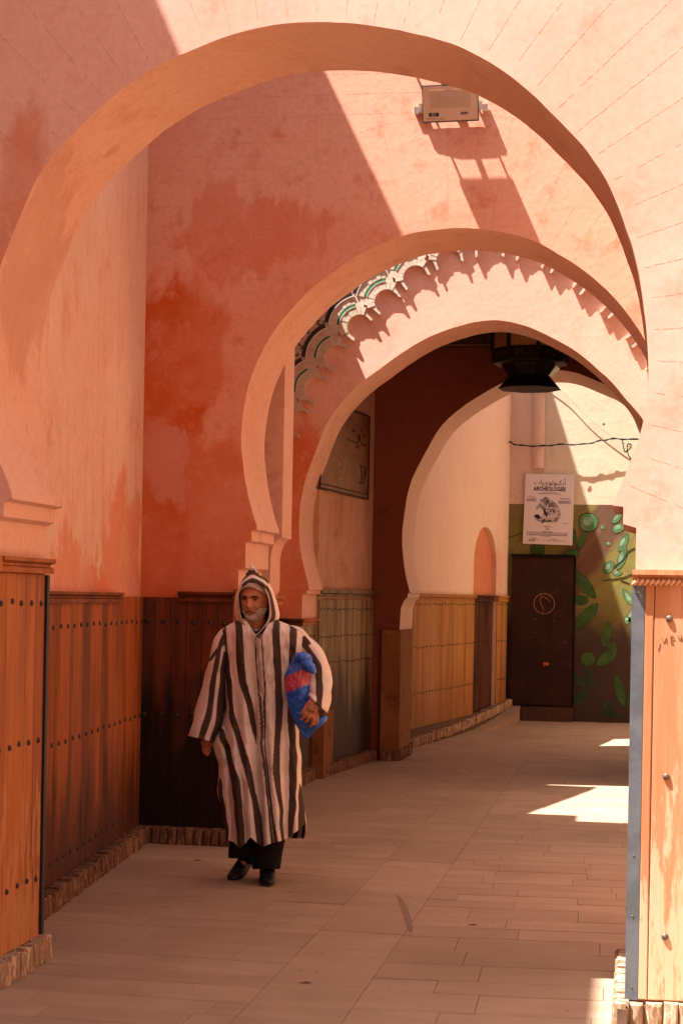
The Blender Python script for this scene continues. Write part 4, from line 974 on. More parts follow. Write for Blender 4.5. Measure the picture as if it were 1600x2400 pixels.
def grid(name, pts, cols, mat, parent, closed=True, skip=None, **k):
    """pts[row][col] world points, cols[row][col] colours"""
    nr, nc = len(pts), len(pts[0]); vs = [q for r in pts for q in r]; fs = []
    for i in range(nr - 1):
        for j in range(nc if closed else nc - 1):
            if skip and skip(i, j): continue
            fs.append((i * nc + j, i * nc + (j + 1) % nc, (i + 1) * nc + (j + 1) % nc, (i + 1) * nc + j))
    me = mesh(name, vs, fs, 180)
    if cols:
        ca = me.color_attributes.new('Col', 'FLOAT_COLOR', 'POINT'); flat = []
        for r in cols:
            for c in r: flat += [*c, 1.0]
        ca.data.foreach_set('color', flat)
    return link(name, me, mat, parent, **k)
def stripecol(d, hw, soft=1.0):      # signed distance in px to a stripe centre
    t = max(0.0, min(1.0, (hw - abs(d)) / soft + .5)); return t
mixc = lambda a, b, t: tuple(x + (y - x) * t for x, y in zip(a, b))

# ---- body: one continuous surface grown from lofts, voxel-joined
hx, hy = 597, 1405                                  # eye level of the head
HC = Q(hx, hy, -.03); TURN = R(7)                   # head turned a little to his right
hf = Vector((-math.sin(TURN), -math.cos(TURN), -.02)).normalized(); hr = Vector((math.cos(TURN), -math.sin(TURN), .0)).normalized(); hu = Vector((0, 0, 1))
def headpt(x, y, z): return HC + hr * x + hf * y + hu * z
def g2(x, z, x0, z0, sx, sz): return math.exp(-((x - x0) / sx) ** 2 - ((z - z0) / sz) ** 2)
def facey(x, z):
    """relief added to the face in metres"""
    d = .024 * g2(x, z, 0, -.036, .013, .014) + .015 * g2(x, z, 0, -.012, .009, .026) + .006 * (g2(x, z, .015, -.040, .008, .008) + g2(x, z, -.015, -.040, .008, .008))
    d += -.015 * (g2(x, z, .030, .001, .016, .011) + g2(x, z, -.030, .001, .016, .011)) + .009 * g2(x, z, 0, .021, .05, .009) - .004 * g2(x, z, 0, .013, .006, .01)
    d += .008 * (g2(x, z, .040, -.028, .017, .017) + g2(x, z, -.040, -.028, .017, .017)) - .005 * (g2(x, z, .026, -.052, .008, .016) + g2(x, z, -.026, -.052, .008, .016))
    d += .007 * g2(x, z, 0, -.060, .024, .006) + .006 * g2(x, z, 0, -.072, .020, .006) - .007 * g2(x, z, 0, -.066, .026, .003) - .006 * g2(x, z, 0, -.083, .02, .006) + .012 * g2(x, z, 0, -.103, .022, .014)
    return d
def head_surface(inflate=0.0, nu=96, nv=80):
    P = []
    for i in range(nv + 1):
        ph = -math.pi / 2 + math.pi * i / nv; row = []
        for j in range(nu):
            th = 2 * math.pi * j / nu; cz = math.sin(ph); cr = math.cos(ph) ** .85 if math.cos(ph) > 0 else 0
            z = .118 * cz; wx = .080 * (1 - .22 * max(0, -cz - .15)) ; dd = .095
            x = wx * cr * math.sin(th); y = dd * cr * math.cos(th) * (1 - (.10 * max(0, -cz - .3) if math.cos(th) > 0 else .25 * max(0, -cz)))
            if math.cos(th) > 0: y += facey(x, z) * min(1, math.cos(th) * 2.2)
            q = Vector((x, y, z)); q += q.normalized() * inflate; row.append(q)
        P.append(row)
    return P
mb = MB(); P = head_surface(); n0 = len(mb.v); nu = len(P[0])
for r in P: mb.v += [tuple(headpt(*q)) for q in r]
for i in range(len(P) - 1):
    for j in range(nu): mb.f.append((n0 + i * nu + j, n0 + i * nu + (j + 1) % nu, n0 + (i + 1) * nu + (j + 1) % nu, n0 + (i + 1) * nu + j))
def limb(pts, rs, n=14): mb.tube(pts, rs, n)
def ball(c, r): 
    k = 10; c = Vector(c); mb.tube([c + Vector((0, 0, r * math.sin(a))) for a in [(-.5 + i / k) * math.pi * .96 for i in range(k + 1)]], [r * math.cos((-.5 + i / k) * math.pi * .96) for i in range(k + 1)], 12)
limb([headpt(0, -.01, -.06), headpt(0, -.02, -.12), Q(598, 1475, .0), Q(599, 1500, .0)], [.058, .056, .058, .06])
limb([Q(600, 1468, .02), Q(601, 1490, .03), Q(603, 1540, .03), Q(605, 1620, .03), Q(606, 1680, .03), Q(606, 1730, .03)], [.06, .085, .11, .11, .12, .11], 20)
# legs under the clothes: his left leg (picture right) bears weight, the right is stepping
limb([Q(632, 1715, 0), Q(634, 1850, -.06), Q(633, 1885, -.07), Q(630, 1960, -.03), Q(627, 2050, .0)], [.09, .065, .06, .055, .04])
limb([Q(580, 1715, 0), Q(570, 1850, -.02), Q(568, 1885, -.01), Q(572, 1960, .07), Q(578, 2006, .11)], [.09, .06, .055, .045, .036])
limb([Q(627, 2050, 0), Q(627, 2062, -.08)], [.033, .022]); limb([Q(578, 2006, .11), Q(564, 2036, .065)], [.033, .02])
# right arm (picture left) hanging, left arm (picture right) bent round the bag
limb([Q(535, 1490, 0), Q(508, 1590, .03), Q(500, 1610, .04), Q(490, 1690, .04), Q(486, 1728, .03)], [.06, .048, .042, .032, .026])
limb([Q(668, 1488, 0), Q(725, 1540, .06), Q(748, 1590, .05), Q(746, 1610, .0), Q(737, 1636, -.12)], [.062, .05, .046, .040, .030])
# right hand, relaxed
wr = Q(486, 1728, .03)
limb([Q(485.5, 1724, .03), Q(484.5, 1738, .03), Q(484, 1748, .025)], [.026, .036, .030], 12)
for (x0, y0, x1, y1, x2, y2, dy) in ((477, 1745, 477, 1758, 480, 1768, .01), (481.5, 1747, 482, 1762, 486, 1772, .0), (486, 1747, 487, 1760, 491, 1768, .01), (490, 1745, 491, 1756, 493, 1763, .025), (492, 1734, 497, 1742, 499, 1751, -.01)):
    limb([Q(x0, y0, .025 + dy), Q(x1, y1, .0 + dy), Q(x2, y2, -.005 + dy)], [.0095, .0085, .0065], 8)
# left hand clutching the bag
HD = -.235
limb([Q(738, 1632, -.13), Q(736, 1643, -.19), Q(731, 1656, HD), Q(728, 1666, HD - .005)], [.028, .033, .038, .030], 14)
for (pts, rs) in (([(722, 1650, 0), (716, 1660, -.015), (710, 1668, -.02), (706.5, 1674, -.018)], [.016, .0125, .0115, .009]),
                  ([(722, 1662, 0), (717, 1674, -.02), (711, 1682, -.018), (705, 1686, -.002)], [.013, .0118, .0105, .008]),
                  ([(728, 1666, 0), (725, 1680, -.024), (721, 1689, -.018), (715, 1692, -.002)], [.013, .0120, .0108, .0085]),
                  ([(734, 1667, 0), (734, 1684, -.022), (732, 1697, -.015), (726, 1703, .0)], [.013, .0115, .0105, .008]),
                  ([(740, 1664, .01), (743, 1679, -.010), (742, 1692, -.006), (737, 1699, .006)], [.0115, .0105, .0095, .0075])):
    limb([Q(x, y, HD + d) for x, y, d in pts], rs, 10)
me = mesh('person', mb.v, mb.f); MAN = link('person', me, None)
md = MAN.modifiers.new('join', 'REMESH'); md.mode = 'VOXEL'; md.voxel_size = .0038
bpy.context.view_layer.update()
nm = bpy.data.meshes.new_from_object(MAN.evaluated_get(bpy.context.evaluated_depsgraph_get())); MAN.modifiers.clear(); MAN.data = nm; nm.name = 'person'
nm.materials.clear(); nm.materials.append(M['skin']); nm.shade_smooth()
prop(MAN, 'bearded man in striped hooded robe and black trousers walking with a bag under his arm', 'person')

# beard, brows, eyes
P = head_surface(.0035, 260, 220); nu = 260; vs = []; idx = {}; fs = []
def bm_mask(q):
    x, y, z = q
    if y < -.02: return False
    nz = noise.noise(Vector((x * 90, y * 90, z * 90))) * .004
    if z + nz < -.088 and z > -.121: return True
    if abs(x) > .034 + nz and -.09 <= z < -.046 - (.0 if abs(x) > .048 else .012): return True
    if -.09 <= z < -.078 and abs(x) > .012: return True
    return False
for i in range(len(P) - 1):
    for j in range(nu):
        quad = [(i, j), (i, (j + 1) % nu), (i + 1, (j + 1) % nu), (i + 1, j)]
        c = sum((P[a][b] for a, b in quad), Vector()) / 4
        if bm_mask(c):
            f_ = []
            for ab in quad:
                if ab not in idx:
                    idx[ab] = len(vs); q = P[ab[0]][ab[1]]; q = q + q.normalized() * (.002 + .003 * noise.noise(q * 160) + (.004 if q.z < -.09 else 0)); vs.append(headpt(*q))
                f_.append(idx[ab])
            fs.append(tuple(f_))
link('beard', mesh('beard', vs, fs, 180), M['beard'], MAN)
for sg in (-1, 1):
    m = MB(); pts = [(sg * .011, .0, .010), (sg * .022, 0, .0165), (sg * .038, 0, .0195), (sg * .052, 0, .013)]
    m.tube([headpt(x, .095 * math.sqrt(max(0, 1 - (x / .080) ** 2)) * .985 + facey(x, z) + .001, z) for x, _, z in pts], [.0045, .0058, .005, .002], 6); m.obj('eyebrow', M['brow'], MAN)
    m = MB(); c = Vector((sg * .031, .0735, .0005))
    vs = []; k = 10
    m.tube([headpt(c.x, c.y, c.z) + hr * (.012 * math.sin(a)) for a in [(-.5 + i / k) * math.pi * .96 for i in range(k + 1)]], [.0085 * math.cos((-.5 + i / k) * math.pi * .96) for i in range(k + 1)], 10)
    e = m.obj('eye', M['eyew'], MAN, 60)
    m = MB(); m.tube([headpt(c.x - .003, c.y + .0065, c.z), headpt(c.x - .003, c.y + .0095, c.z)], [.0055, .004], 8); m.obj('iris', M['eyed'], e)
    m = MB(); m.tube([headpt(c.x + d_ * sg, c.y + .0075 - abs(d_) * .25, c.z + .006 - abs(d_) * .12) for d_ in (-.015, -.006, .004, .016)], [.002, .0038, .0038, .002], 6); m.obj('eyelid', M['brow'], MAN, 60)
m = MB(); m.tube([headpt(x, .0905 + facey(x, -.066) - abs(x) * .45, -.0665 - abs(x) * .16) for x in (-.024, -.012, 0, .012, .024)], [.001, .0018, .0018, .0018, .001], 5); m.obj('mouth_line', M['brow'], MAN)

# trousers and shoes
def ellrows(rows, n=28):     # rows: (px_left, px_right, py, dy, half depth)
    out = []
    for (l, r, y, dy, hd) in catmull(rows, 4):
        row = []
        for j in range(n):
            a = 2 * math.pi * j / n; k = 1 + .03 * math.sin(a * 5 + y * .08)
            row.append(Q((l + r) / 2 + (r - l) / 2 * math.sin(a) * k, y, dy - hd * math.cos(a) * k))
        out.append(row)
    return out
grid('trouser_leg', ellrows([(596, 672, 1900, -.02, .09), (596, 668, 1960, -.03, .09), (592, 662, 2005, -.02, .085), (590, 657, 2030, -.02, .085), (592, 655, 2037, -.02, .08)]), None, M['trouser'], MAN)
grid('trouser_leg', ellrows([(536, 606, 1900, .02, .09), (537, 600, 1960, .04, .09), (536, 597, 1992, .06, .085), (536, 592, 2009, .07, .08), (540, 588, 2012, .07, .07)]), None, M['trouser'], MAN)
def shoe(stat, lab):     # stat: (cx px, cy px, dy, half width px, half height px)
    rows = []
    for (cx, cy, dy, hw, hh) in catmull(stat, 4):
        row = []
        for j in range(20):
            a = 2 * math.pi * j / 20; s, c_ = math.sin(a), math.cos(a)
            row.append(Q(cx + hw * s, cy - hh * (c_ if c_ > 0 else max(c_, -.8) ), dy))
        rows.append(row)
    o = grid('shoe', rows, None, M['shoe'], MAN)
    return o
s1 = shoe([(628, 2022, .07, 14, 8), (628, 2032, .08, 18, 14), (628, 2040, .10, 17, 20), (627, 2044, .03, 19, 24), (627, 2052, -.04, 19, 20), (627, 2060, -.10, 20, 15), (627, 2066, -.15, 18, 11), (627, 2069, -.18, 11, 7), (627, 2070, -.19, 3, 3)], '')
s2 = shoe([(584, 1990, .15, 12, 8), (582, 2002, .15, 18, 16), (579, 2011, .14, 18, 19), (573, 2022, .12, 16, 22), (563, 2038, .07, 17, 20), (554, 2049, .03, 18, 15), (548, 2055, -.0, 16, 10), (543, 2059, -.02, 9, 6), (541, 2060, -.03, 3, 3)], '')
m = MB(); m.tube([Q(570, 1960, .07), Q(576, 1995, .10), Q(578, 2018, .12)], [.058, .055, .047], 16); m.obj('sock', M['trouser'], MAN, 60)
m = MB(); m.tube([Q(610, 2073, -.13), Q(622, 2075, -.18), (Q(634, 2076, -.18)), Q(645, 2072, -.12)], .004, 5); m.obj('sole_edge', M['sole'], s1)
m = MB(); m.tube([Q(534, 2062, -.02), Q(546, 2066, -.01), Q(560, 2060, .02), Q(571, 2052, .06)], .0035, 5); m.obj('sole_edge', M['sole'], s2)

# ---- robe body
sil = smooth_rows([(1447, 574, 640), (1456, 558, 655), (1466, 538, 678), (1480, 522, 704), (1500, 517, 716), (1530, 521, 713), (1580, 526, 707), (1640, 531, 702), (1700, 521, 699), (1735, 504, 700), (1767, 505, 703), (1800, 514, 704), (1850, 512, 706), (1894, 520, 711), (1927, 525, 716), (1960, 531, 713), (1985, 535, 706)])
stripes = [
 [(1462, 528, 5), (1480, 525.5, 6.5), (1540, 530, 6), (1600, 538.5, 6.5), (1645, 542, 5), (1669, 542.5, 6.5), (1708, 554, 8), (1750, 565.5, 9.5), (1800, 579.5, 7.5), (1850, 591, 7), (1900, 600, 8), (1940, 607, 10), (1990, 612, 9)],
 [(1447, 558, 7), (1480, 562, 8), (1550, 563.5, 9.5), (1600, 569.5, 8.5), (1650, 584, 7.7), (1700, 595, 7), (1722, 598, 5), (1745, 600, .1)],
 [(1705, 520, 0.1), (1712, 522, 4), (1727, 522, 7), (1750, 532, 9), (1790, 542, 7), (1830, 552, 9), (1880, 557.5, 8.5), (1930, 562.5, 9.5), (1990, 567, 8)],
 [(1820, 517, .1), (1836, 518, 5), (1880, 522, 5), (1930, 529, 6), (1990, 534, 6)],
 [(1447, 650, 7), (1480, 646, 9), (1550, 649.5, 9.5), (1600, 652, 8), (1650, 653.5, 8.5), (1700, 652, 8), (1750, 647.5, 7.5), (1800, 646.5, 8.5), (1850, 650.5, 6.5), (1900, 658.5, 4.5), (1930, 657, 4), (1990, 664, 3.5)],
 [(1450, 690, 7), (1463, 688, 9), (1520, 685.5, 7.5), (1560, 684, 7), (1685, 682, 7.5), (1750, 686, 8), (1822, 686, 8), (1894, 685, 8), (1950, 681, 6.5), (1990, 680, 6)],
 [(1835, 700, .1), (1850, 703, 3.5), (1890, 704, 7), (1928, 706, 9), (1990, 706, 9)],
 [(1490, 601.5, 1.4), (1502, 598.5, 1.4), (1624, 606.5, 1.6), (1635, 610, 3), (1700, 613, 3), (1750, 613.5, 2), (1800, 620, 3), (1850, 625, 3), (1900, 630, 3), (1990, 641, 4)],
 [(1490, 613, 1.4), (1502, 614, 1.4), (1624, 623, 1.6), (1635, 621, 3), (1700, 621, 3), (1750, 620, 2), (1800, 627, 3), (1850, 632, 3), (1900, 637.5, 3), (1990, 650, 4)]]
hem = [(505, 1962), (536, 1968), (550, 1972), (565, 1988), (578, 1976), (590, 1962), (603, 1975), (618, 1985), (630, 1977), (642, 1974), (655, 1970), (670, 1962), (684, 1950), (695, 1937), (716, 1927), (760, 1927)]
ridge = [(548, 7, .012), (575, 9, .014), (602, 6, -.016), (612, 5, .012), (634, 9, .010), (668, 9, -.010), (690, 8, .010), (530, 6, -.010)]
pts, cols = [], []; NR, NC = 330, 360; VN = set()
for i in range(NR):
    v = i / (NR - 1); row, crow = [], []
    for j in range(NC):
        a = 2 * math.pi * j / NC - math.pi; sa, ca = math.sin(a), math.cos(a)     # a=0 faces the viewer
        y0 = 1447; l, r = interp(sil, 1985); xb = (l + r) / 2 + (r - l) / 2 * sa
        ye = interp(hem, xb)[0] if ca > 0 else 1965
        y = y0 + (ye - y0) * v; l, r = interp(sil, y)[:2]
        top = max(0, 1 - (y - 1447) / 40); hd = .155 * (1 - .55 * top * top) + .05 * max(0, (y - 1700) / 285)
        x = (l + r) / 2 + (r - l) / 2 * math.copysign(abs(sa) ** .92, sa)
        depth = -hd * ca
        low = max(0, min(1, (y - 1560) / 260))
        if ca > 0:
            sh = (y - 1720) * .10
            for (rx, rw, ra) in ridge: depth -= ra * (.5 + 2.2 * low) * math.exp(-((x - rx - sh * (.6 if rx < 640 else .15)) / rw) ** 2)
            # drag folds over the stepping knee and at the arm
            depth -= .018 * math.exp(-((x - 560) / 22) ** 2 - ((y - 1840) / 60) ** 2) + .02 * math.exp(-((x - 645) / 26) ** 2 - ((y - 1850) / 70) ** 2)
            depth += .010 * math.sin((y + x * .55) * .13) * math.exp(-((x - 530) / 26) ** 2 - ((y - 1765) / 45) ** 2)
            depth += .007 * math.sin((y - x * .5) * .16) * math.exp(-((x - 690) / 24) ** 2 - ((y - 1520) / 30) ** 2)
        else: depth += .012 * math.sin(a * 11) * low
        depth += .014 * noise.noise(Vector((x * .045, y * .016, ca * 2))) + .006 * noise.noise(Vector((x * .12, y * .04, 3)))
        if ca > 0: depth += .012 * (abs(noise.noise(Vector(((x - y * .25) * .05, y * .012, 11)))) ** .6 - .4) * min(1, (y - 1447) / 80)
        depth -= .03 * max(0, (1500 - y) / 60) * 0
        xx = x + (1.0 * math.sin(y * .05) + .8 * math.sin(y * .11 + 1)) * (1 if abs(sa) > .8 else 0)
        row.append(Q(xx, y, depth))
        if ca > 0:
            vx = (y - 1447) / 55
            if vx < 1 and 574 + 32 * vx < x < 634 - 27 * vx: VN.add((i, j))
        t = 0
        if ca > -.05:
            wob = 1.0 * noise.noise(Vector((y * .03, x * .02, 7)))
            for st in stripes:
                if st[0][0] <= y <= st[-1][0]:
                    cx, hw = interp(st, y)
                    t = max(t, stripecol(x - cx - wob, hw))
        else: t = stripecol(((a * 60 / math.pi) % 8.0) - 4, 1.7, .5)
        cc = mixc(CREAM, BROWN, t)
        if ca > 0 and y > 1500:
            pc = interp([(1502, 606.5), (1624, 615), (1700, 617), (1750, 617), (1800, 623.5), (1850, 628.5), (1900, 634), (1990, 645)], y)[0]
            if abs(x - pc) < .9: cc = (.50, .40, .36)
        crow.append(cc)
    pts.append(row); cols.append(crow)
ROBE = grid('robe', pts, cols, M['wool'], MAN, skip=lambda i, j: (i, j) in VN)
sol = ROBE.modifiers.new('thickness', 'SOLIDIFY'); sol.thickness = .004; sol.offset = -1
# braided front placket
m = MB(); cp = [(606.5, 1498), (608, 1530), (611, 1570), (613.5, 1605), (615, 1622)]
cpd = catmull(cp, 16)
M['braid'] = simple('pale_braid', (.56, .44, .40), .9)
def front_depth(x, y):
    l, r = interp(sil, y)[:2]; s = (x - (l + r) / 2) / ((r - l) / 2); hd = .155; return -hd * math.sqrt(max(0, 1 - s * s)) - .012
for i, (x, y) in enumerate(cpd):
    d = front_depth(x, y) - .006
    m.tube([Q(x - 4.6, y - .6, d), Q(x, y + .6, d - .006), Q(x + 4.6, y - .6, d)], [.0028, .0042, .0028], 5)
m.obj('braided_placket', M['braid'], ROBE, 60, kind='stuff')
def tube_cloth(name, stat, nseg, ncol, colfn, parent, wr=.0, seed=0):
    """stat rows: (cx px, cy px, dy, half width px across, half depth m, angle deg of the cross line in the picture)"""
    rows = catmull(stat, nseg); P_, C_ = [], []
    for i, (cx, cy, dy, hw, hd, an) in enumerate(rows):
        u = (math.cos(R(an)), math.sin(R(an))); v = i / (len(rows) - 1); row, crow = [], []
        for j in range(ncol):
            a = 2 * math.pi * j / ncol - math.pi; k = 1 + wr * noise.noise(Vector((math.cos(a) * 1.6, math.sin(a) * 1.6, v * 7 + seed))) + wr * .5 * math.sin(v * 30 + 3 * math.sin(a + seed))
            s = math.sin(a) * hw * k; dd = dy - hd * math.cos(a) * k
            row.append(Q(cx + u[0] * s, cy + u[1] * s, dd)); crow.append(colfn(a, v, math.sin(a)))
        P_.append(row); C_.append(crow)
    o = grid(name, P_, C_, M['wool'], parent); s_ = o.modifiers.new('thickness', 'SOLIDIFY'); s_.thickness = .004; s_.offset = -1
    return o
def sl1(a, v, s):       # stripes of the hanging sleeve
    t = 0
    if math.cos(a) > -.2:
        t = max(stripecol((s - (.02 - .10 * math.sin(v * 3.0) + .04 * math.sin(v * 19))) * 30, 7.5), stripecol((s - (.80 - .10 * math.sin(v * 4))) * 30, 6 + 3 * v) if v > .35 else 0)
        if .22 < v < .42: t = max(t, stripecol((s * 1.0 + (v - .32) * 9) * 20, 5))
        if v > .93: t = t
    else: t = stripecol((s - .1) * 30, 8)
    c = mixc(CREAM, BROWN, t)
    return c
tube_cloth('sleeve', [(556, 1476, .05, 6, .03, 25), (540, 1478, .04, 13, .065, 25), (527, 1490, .02, 17, .08, 10), (516, 1520, .0, 18, .085, 8), (508, 1560, -.01, 20, .085, 8), (504, 1590, -.01, 23, .085, 10), (498, 1630, -.01, 27, .085, 13), (489, 1680, -.01, 31, .085, 14), (479, 1715, -.01, 31, .085, 14), (472.5, 1732, -.01, 30, .085, 14)], 12, 110, sl1, ROBE, .10, 1)
def sl2(a, v, s):
    t = 0
    if math.cos(a) > -.2:
        t = stripecol((s - (.06 + .05 * math.sin(v * 12))) * 26, 7)
        if v < .45: t = max(t, stripecol((s - (-.9 + v * .7)) * 26, 4))
        if .30 < v < .38: t = max(t, stripecol((s - .25) * 26, 9))
    return mixc(CREAM, BROWN, t)
tube_cloth('sleeve', [(655, 1476, .05, 6, .03, -35), (672, 1474, .04, 12, .06, -35), (690, 1485, .02, 18, .082, -40), (708, 1505, .02, 22, .085, -38), (728, 1532, .01, 24, .085, -32), (741, 1560, -.01, 27, .09, -12), (744, 1590, -.05, 31, .10, 0), (746, 1618, -.10, 31, .10, 14), (747, 1640, -.15, 29, .095, 36), (746, 1652, -.17, 29, .09, 43)], 12, 110, sl2, ROBE, .12, 5)

# ---- hood: rings from the rim of the face opening out to the silhouette and round the back
rim = [(595, 1368), (606, 1371), (616, 1379), (624, 1391), (629, 1408), (631, 1426), (630, 1444), (625, 1458), (617, 1470), (608, 1481), (600, 1486), (590, 1480), (580, 1470), (571, 1458), (565, 1444), (562, 1426), (560.5, 1408), (561, 1391), (567, 1379), (580, 1371)]
out = [(590, 1342), (607, 1348), (624, 1358), (638, 1380), (645, 1400), (651, 1419), (655, 1445), (646, 1460), (628, 1474), (614, 1486), (601, 1492), (588, 1486), (573, 1476), (560, 1464), (553, 1450), (548.5, 1426), (551, 1400), (557, 1382), (566, 1362), (576, 1350)]
def closed(p, n):
    q = p[-2:] + p + p[:3]; c = catmull(q, n); return c[2 * n:-(2 * n)]
NK = 9; rimc = closed(rim, NK)[:len(rim) * NK]; outc = closed(out, NK)[:len(out) * NK]
P_, C_ = [], []
levels = [(-.05, .045, 0), (-.02, -.075, .02), (.0, -.105, .05), (.12, -.115, .1), (.28, -.110, .25), (.45, -.095, .45), (.62, -.075, .6), (.8, -.045, .8), (.93, -.01, .9), (1.0, .03, .97), (.98, .07, 1), (.85, .11, 1), (.6, .14, 1), (.25, .155, 1), (-1, .165, 1), (-2, .170, 1), (-3, .172, 1)]
lv = catmull(levels[:13], 3) + [(-1, .165, .65), (-2, .170, .3), (-3, .172, .03)]
for (k, dy, u) in lv:
    row, crow = [], []
    for i, (a_, b_) in enumerate(zip(rimc, outc)):
        x = a_[0] + (b_[0] - a_[0]) * k; y = a_[1] + (b_[1] - a_[1]) * k; ang = i / len(rimc)
        if k <= -1: x = 598 + (a_[0] - 598) * u; y = 1425 + (a_[1] - 1425) * u
        elif k < 0: x = a_[0] * (1 + k * .2) - k * .2 * 596; y = a_[1] * (1 + k * .2) - k * .2 * 1420
        fy = max(0, (y - 1455) / 30); d2 = dy - .02 * fy - (.012 if 1372 > y else 0) + .006 * noise.noise(Vector((x * .08, y * .05, 2)))
        row.append(Q(x, y, d2))
        right = .12 < ang < .47; topz = ang < .12 or ang > .90; t = 0
        kk = k + .04 * noise.noise(Vector((ang * 9, 0, 0)))
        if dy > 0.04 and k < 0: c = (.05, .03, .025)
        if right: t = stripecol((kk - .42) * 20, 4.2)
        elif topz: t = max(stripecol((kk - .28) * 20, 4.5), stripecol((kk - 1.0) * 20, 4))
        elif .55 < ang < .62: t = stripecol((kk - .5) * 20, 5)
        elif ang > .62: t = stripecol((kk - .16) * 20, 1.6) * .8
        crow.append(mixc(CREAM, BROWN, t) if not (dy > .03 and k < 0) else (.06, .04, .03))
    P_.append(row); C_.append(crow)
HOOD = grid('hood', P_, C_, M['wool'], ROBE); s_ = HOOD.modifiers.new('thickness', 'SOLIDIFY'); s_.thickness = .003; s_.offset = -1
# hood point
m = MB(); m.tube([Q(592, 1352, .03), Q(591, 1345, .03), Q(592, 1338, .035), Q(590, 1329, .03), Q(587, 1321, .025)], [.040, .036, .026, .013, .002], 12)
pk = m.obj('hood_point', M['wool'], HOOD, 60); ca_ = pk.data.color_attributes.new('Col', 'FLOAT_COLOR', 'POINT')
for i, v in enumerate(pk.data.vertices): ca_.data[i].color = (*(BROWN if v.co.z < Q(590, 1337).z else CREAM), 1)
# cap band over the forehead, collar and undershirt
P_ = []
for (k, bz, by) in ((0, .060, .004), (.5, .072, .007), (1, .086, .004), (1.3, .10, -.01)):
    P_.append([headpt(.079 * math.sin(a), .098 * math.cos(a) * (1 - .55 * max(0, bz - .05) * 4) + by, bz - .045 * math.sin(a) ** 2 + .012) for a in [math.pi * (-.5 + j / 40) for j in range(41)]])
link('cap', grid('cap_mesh', P_, None, M['shirt'], None, closed=False).data, None, MAN); bpy.data.objects.remove(bpy.data.objects['cap_mesh'])
def bib(name, y0, y1, dy0, dy1, hw0, hw1, mat):
    P_ = []
    for k in range(7):
        t = k / 6; y = y0 + (y1 - y0) * t; hw = hw0 + (hw1 - hw0) * t
        P_.append([Q(603 + hw * math.sin(a), y + 3 * math.sin(a) ** 2 * -1, dy0 + (dy1 - dy0) * t + .06 * (1 - math.cos(a))) for a in [(-1 + j / 10) * 1.5 for j in range(21)]])
    link(name, grid(name + '_m', P_, None, mat, None, closed=False).data, None, MAN); bpy.data.objects.remove(bpy.data.objects[name + '_m'])
bib('undershirt', 1474, 1515, -.088, -.115, 30, 34, M['shirt'])
m = MB(); m.tube([Q(572, 1452, -.03), Q(576, 1466, -.065), Q(586, 1478, -.085), Q(600, 1484, -.095), Q(614, 1479, -.085), Q(626, 1466, -.06), Q(630, 1452, -.03)], [.016, .022, .018, .011, .016, .018, .014], 8); m.obj('collar', M['navy'], MAN, 60)
for pts_ in ([(570, 1452), (578, 1466), (588, 1480), (598, 1493), (606, 1503)], [(636, 1452), (630, 1466), (622, 1480), (614, 1493), (608, 1503)]):
    m = MB(); m.tube([Q(x, y, -.075 - .0013 * (y - 1452)) for x, y in pts_], [.008, .009, .009, .008, .005], 8); o = m.obj('neck_trim', M['braid'], ROBE, 60)

# ------------------------------------------------------------------ blue bag
T = NT('blue_plastic'); vc = T.n('ShaderNodeVertexColor', layer_name='Col'); p = T.pos()
vor = T.n('ShaderNodeTexVoronoi'); vor.feature = 'DISTANCE_TO_EDGE'; T.l(T.map(p, (1, 1, .7)), vor.inputs['Vector']); vor.inputs['Scale'].default_value = 26
n = T.noise(p, 22, 5, .6, .8); T.col(T.mix(T.rng(n, .5, .75, 0, .35), vc.outputs[0], (.20, .45, .85)))
T.b.inputs['Roughness'].default_value = .25; T.b.inputs['Specular IOR Level'].default_value = .6; T.bump(T.math('ADD', vor.outputs[0], n), .5, .012)
M['bag'] = T.m
brow = smooth_rows([(1532, 700, 722), (1536, 692, 729), (1545, 684, 732), (1560, 678, 733), (1580, 668, 726), (1600, 667, 726), (1625, 671, 728), (1650, 675, 727), (1670, 679, 730), (1690, 687, 737), (1705, 696, 738), (1720, 706, 733), (1730, 712, 724)])
P_, C_ = [], []
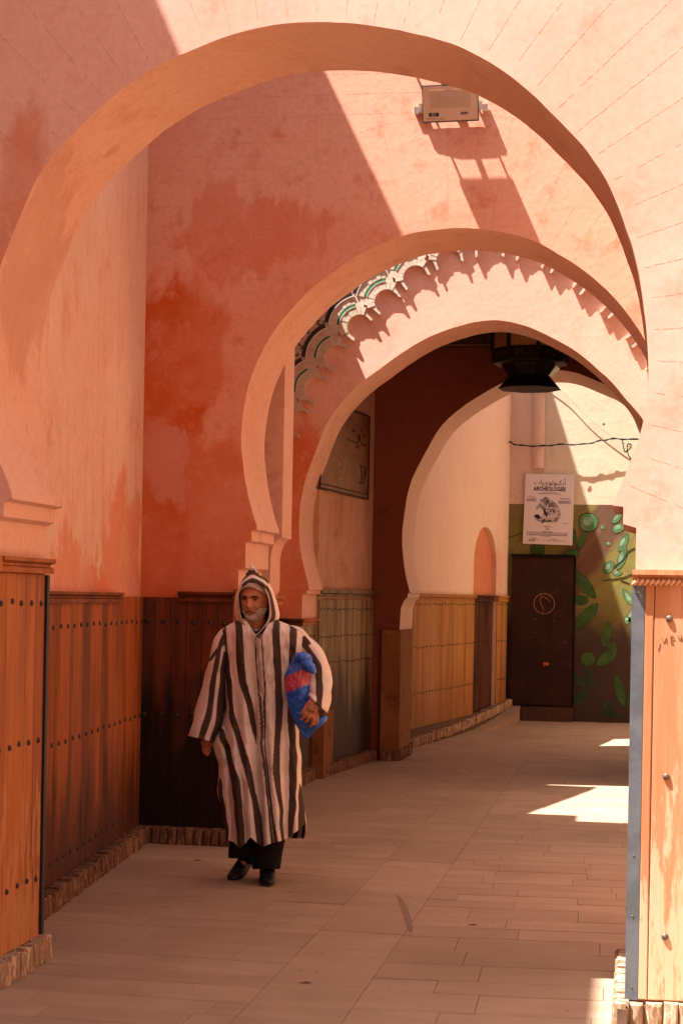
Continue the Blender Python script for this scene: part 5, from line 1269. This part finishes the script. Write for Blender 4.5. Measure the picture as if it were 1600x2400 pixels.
for i in range(110):
    v = i / 109; y = 1532 + 198 * v; l, r = interp(brow, y)[:2]; hd = .075 * math.sin(min(1, max(.02, v * 1.05 + .05)) * math.pi) ** .5 + .004; row, crow = [], []
    for j in range(100):
        a = 2 * math.pi * j / 100 - math.pi
        nn_ = noise.noise(Vector((math.cos(a) * 1.8, math.sin(a) * 1.8, v * 5))); n2_ = abs(noise.noise(Vector((math.cos(a) * 4, math.sin(a) * 4, v * 11))))
        n3_ = abs(noise.noise(Vector((math.cos(a) * 9 + v * 3, math.sin(a) * 9, v * 24)))) ; k = 1 + .10 * nn_ - .20 * n2_ - .03 * n3_
        x = (l + r) / 2 + (r - l) / 2 * math.sin(a) * k; row.append(Q(x, y, -.155 - hd * math.cos(a) * k))
        band = y + (x - 668) * .42
        crow.append((.50, .07, .11) if 1586 < band < 1626 and math.cos(a) > -.3 else (.010, .13, .62))
    P_.append(row); C_.append(crow)
BAG = grid('plastic_bag', P_, C_, M['bag'], None); prop(BAG, 'crumpled blue plastic bag with a dull red band, clutched under the robed man\'s arm', 'bag')
def lobe(name, pl, rs):
    m = MB(); m.tube([Q(*q) for q in pl], rs, 12); o = m.obj(name, M['bag'], BAG, 60); c_ = o.data.color_attributes.new('Col', 'FLOAT_COLOR', 'POINT')
    for v in o.data.vertices: v.co += Vector((0, 0, 1)) * .008 * noise.noise(v.co * 30) + Vector((1, 0, 0)) * .008 * noise.noise(v.co * 34 + Vector((5, 0, 0)))
    for i in range(len(c_.data)): c_.data[i].color = (.010, .13, .62, 1)
lobe('knotted_handle', [(708, 1548, -.215), (718, 1556, -.23), (728, 1566, -.22), (736, 1576, -.20)], [.012, .030, .028, .014])
lobe('knotted_handle', [(690, 1546, -.20), (700, 1540, -.22), (712, 1540, -.215), (726, 1538, -.19)], [.012, .026, .026, .014])
lobe('loose_corner', [(722, 1704, -.17), (740, 1694, -.20), (756, 1686, -.18), (766, 1680, -.17)], [.03, .032, .024, .007])
# ------------------------------------------------------------------ groups of look-alike things
for o in S.objects:
    if o.parent is None and 'category' in o:
        n = o.name.split('.')[0]
        gname = {'arched_wall': 'arched walls across the passage', 'side_wall': 'side walls along the left of the passage', 'closing_wall': 'walls closing the right of the passage',
                 'neighbouring_building': 'buildings round the passage outside the picture', 'floodlight': 'floodlights on the second wall', 'litter': 'dry scraps on the paving', 'cable': 'loose cables on the walls'}.get(n)
        if gname and 'group' not in o: o['group'] = gname
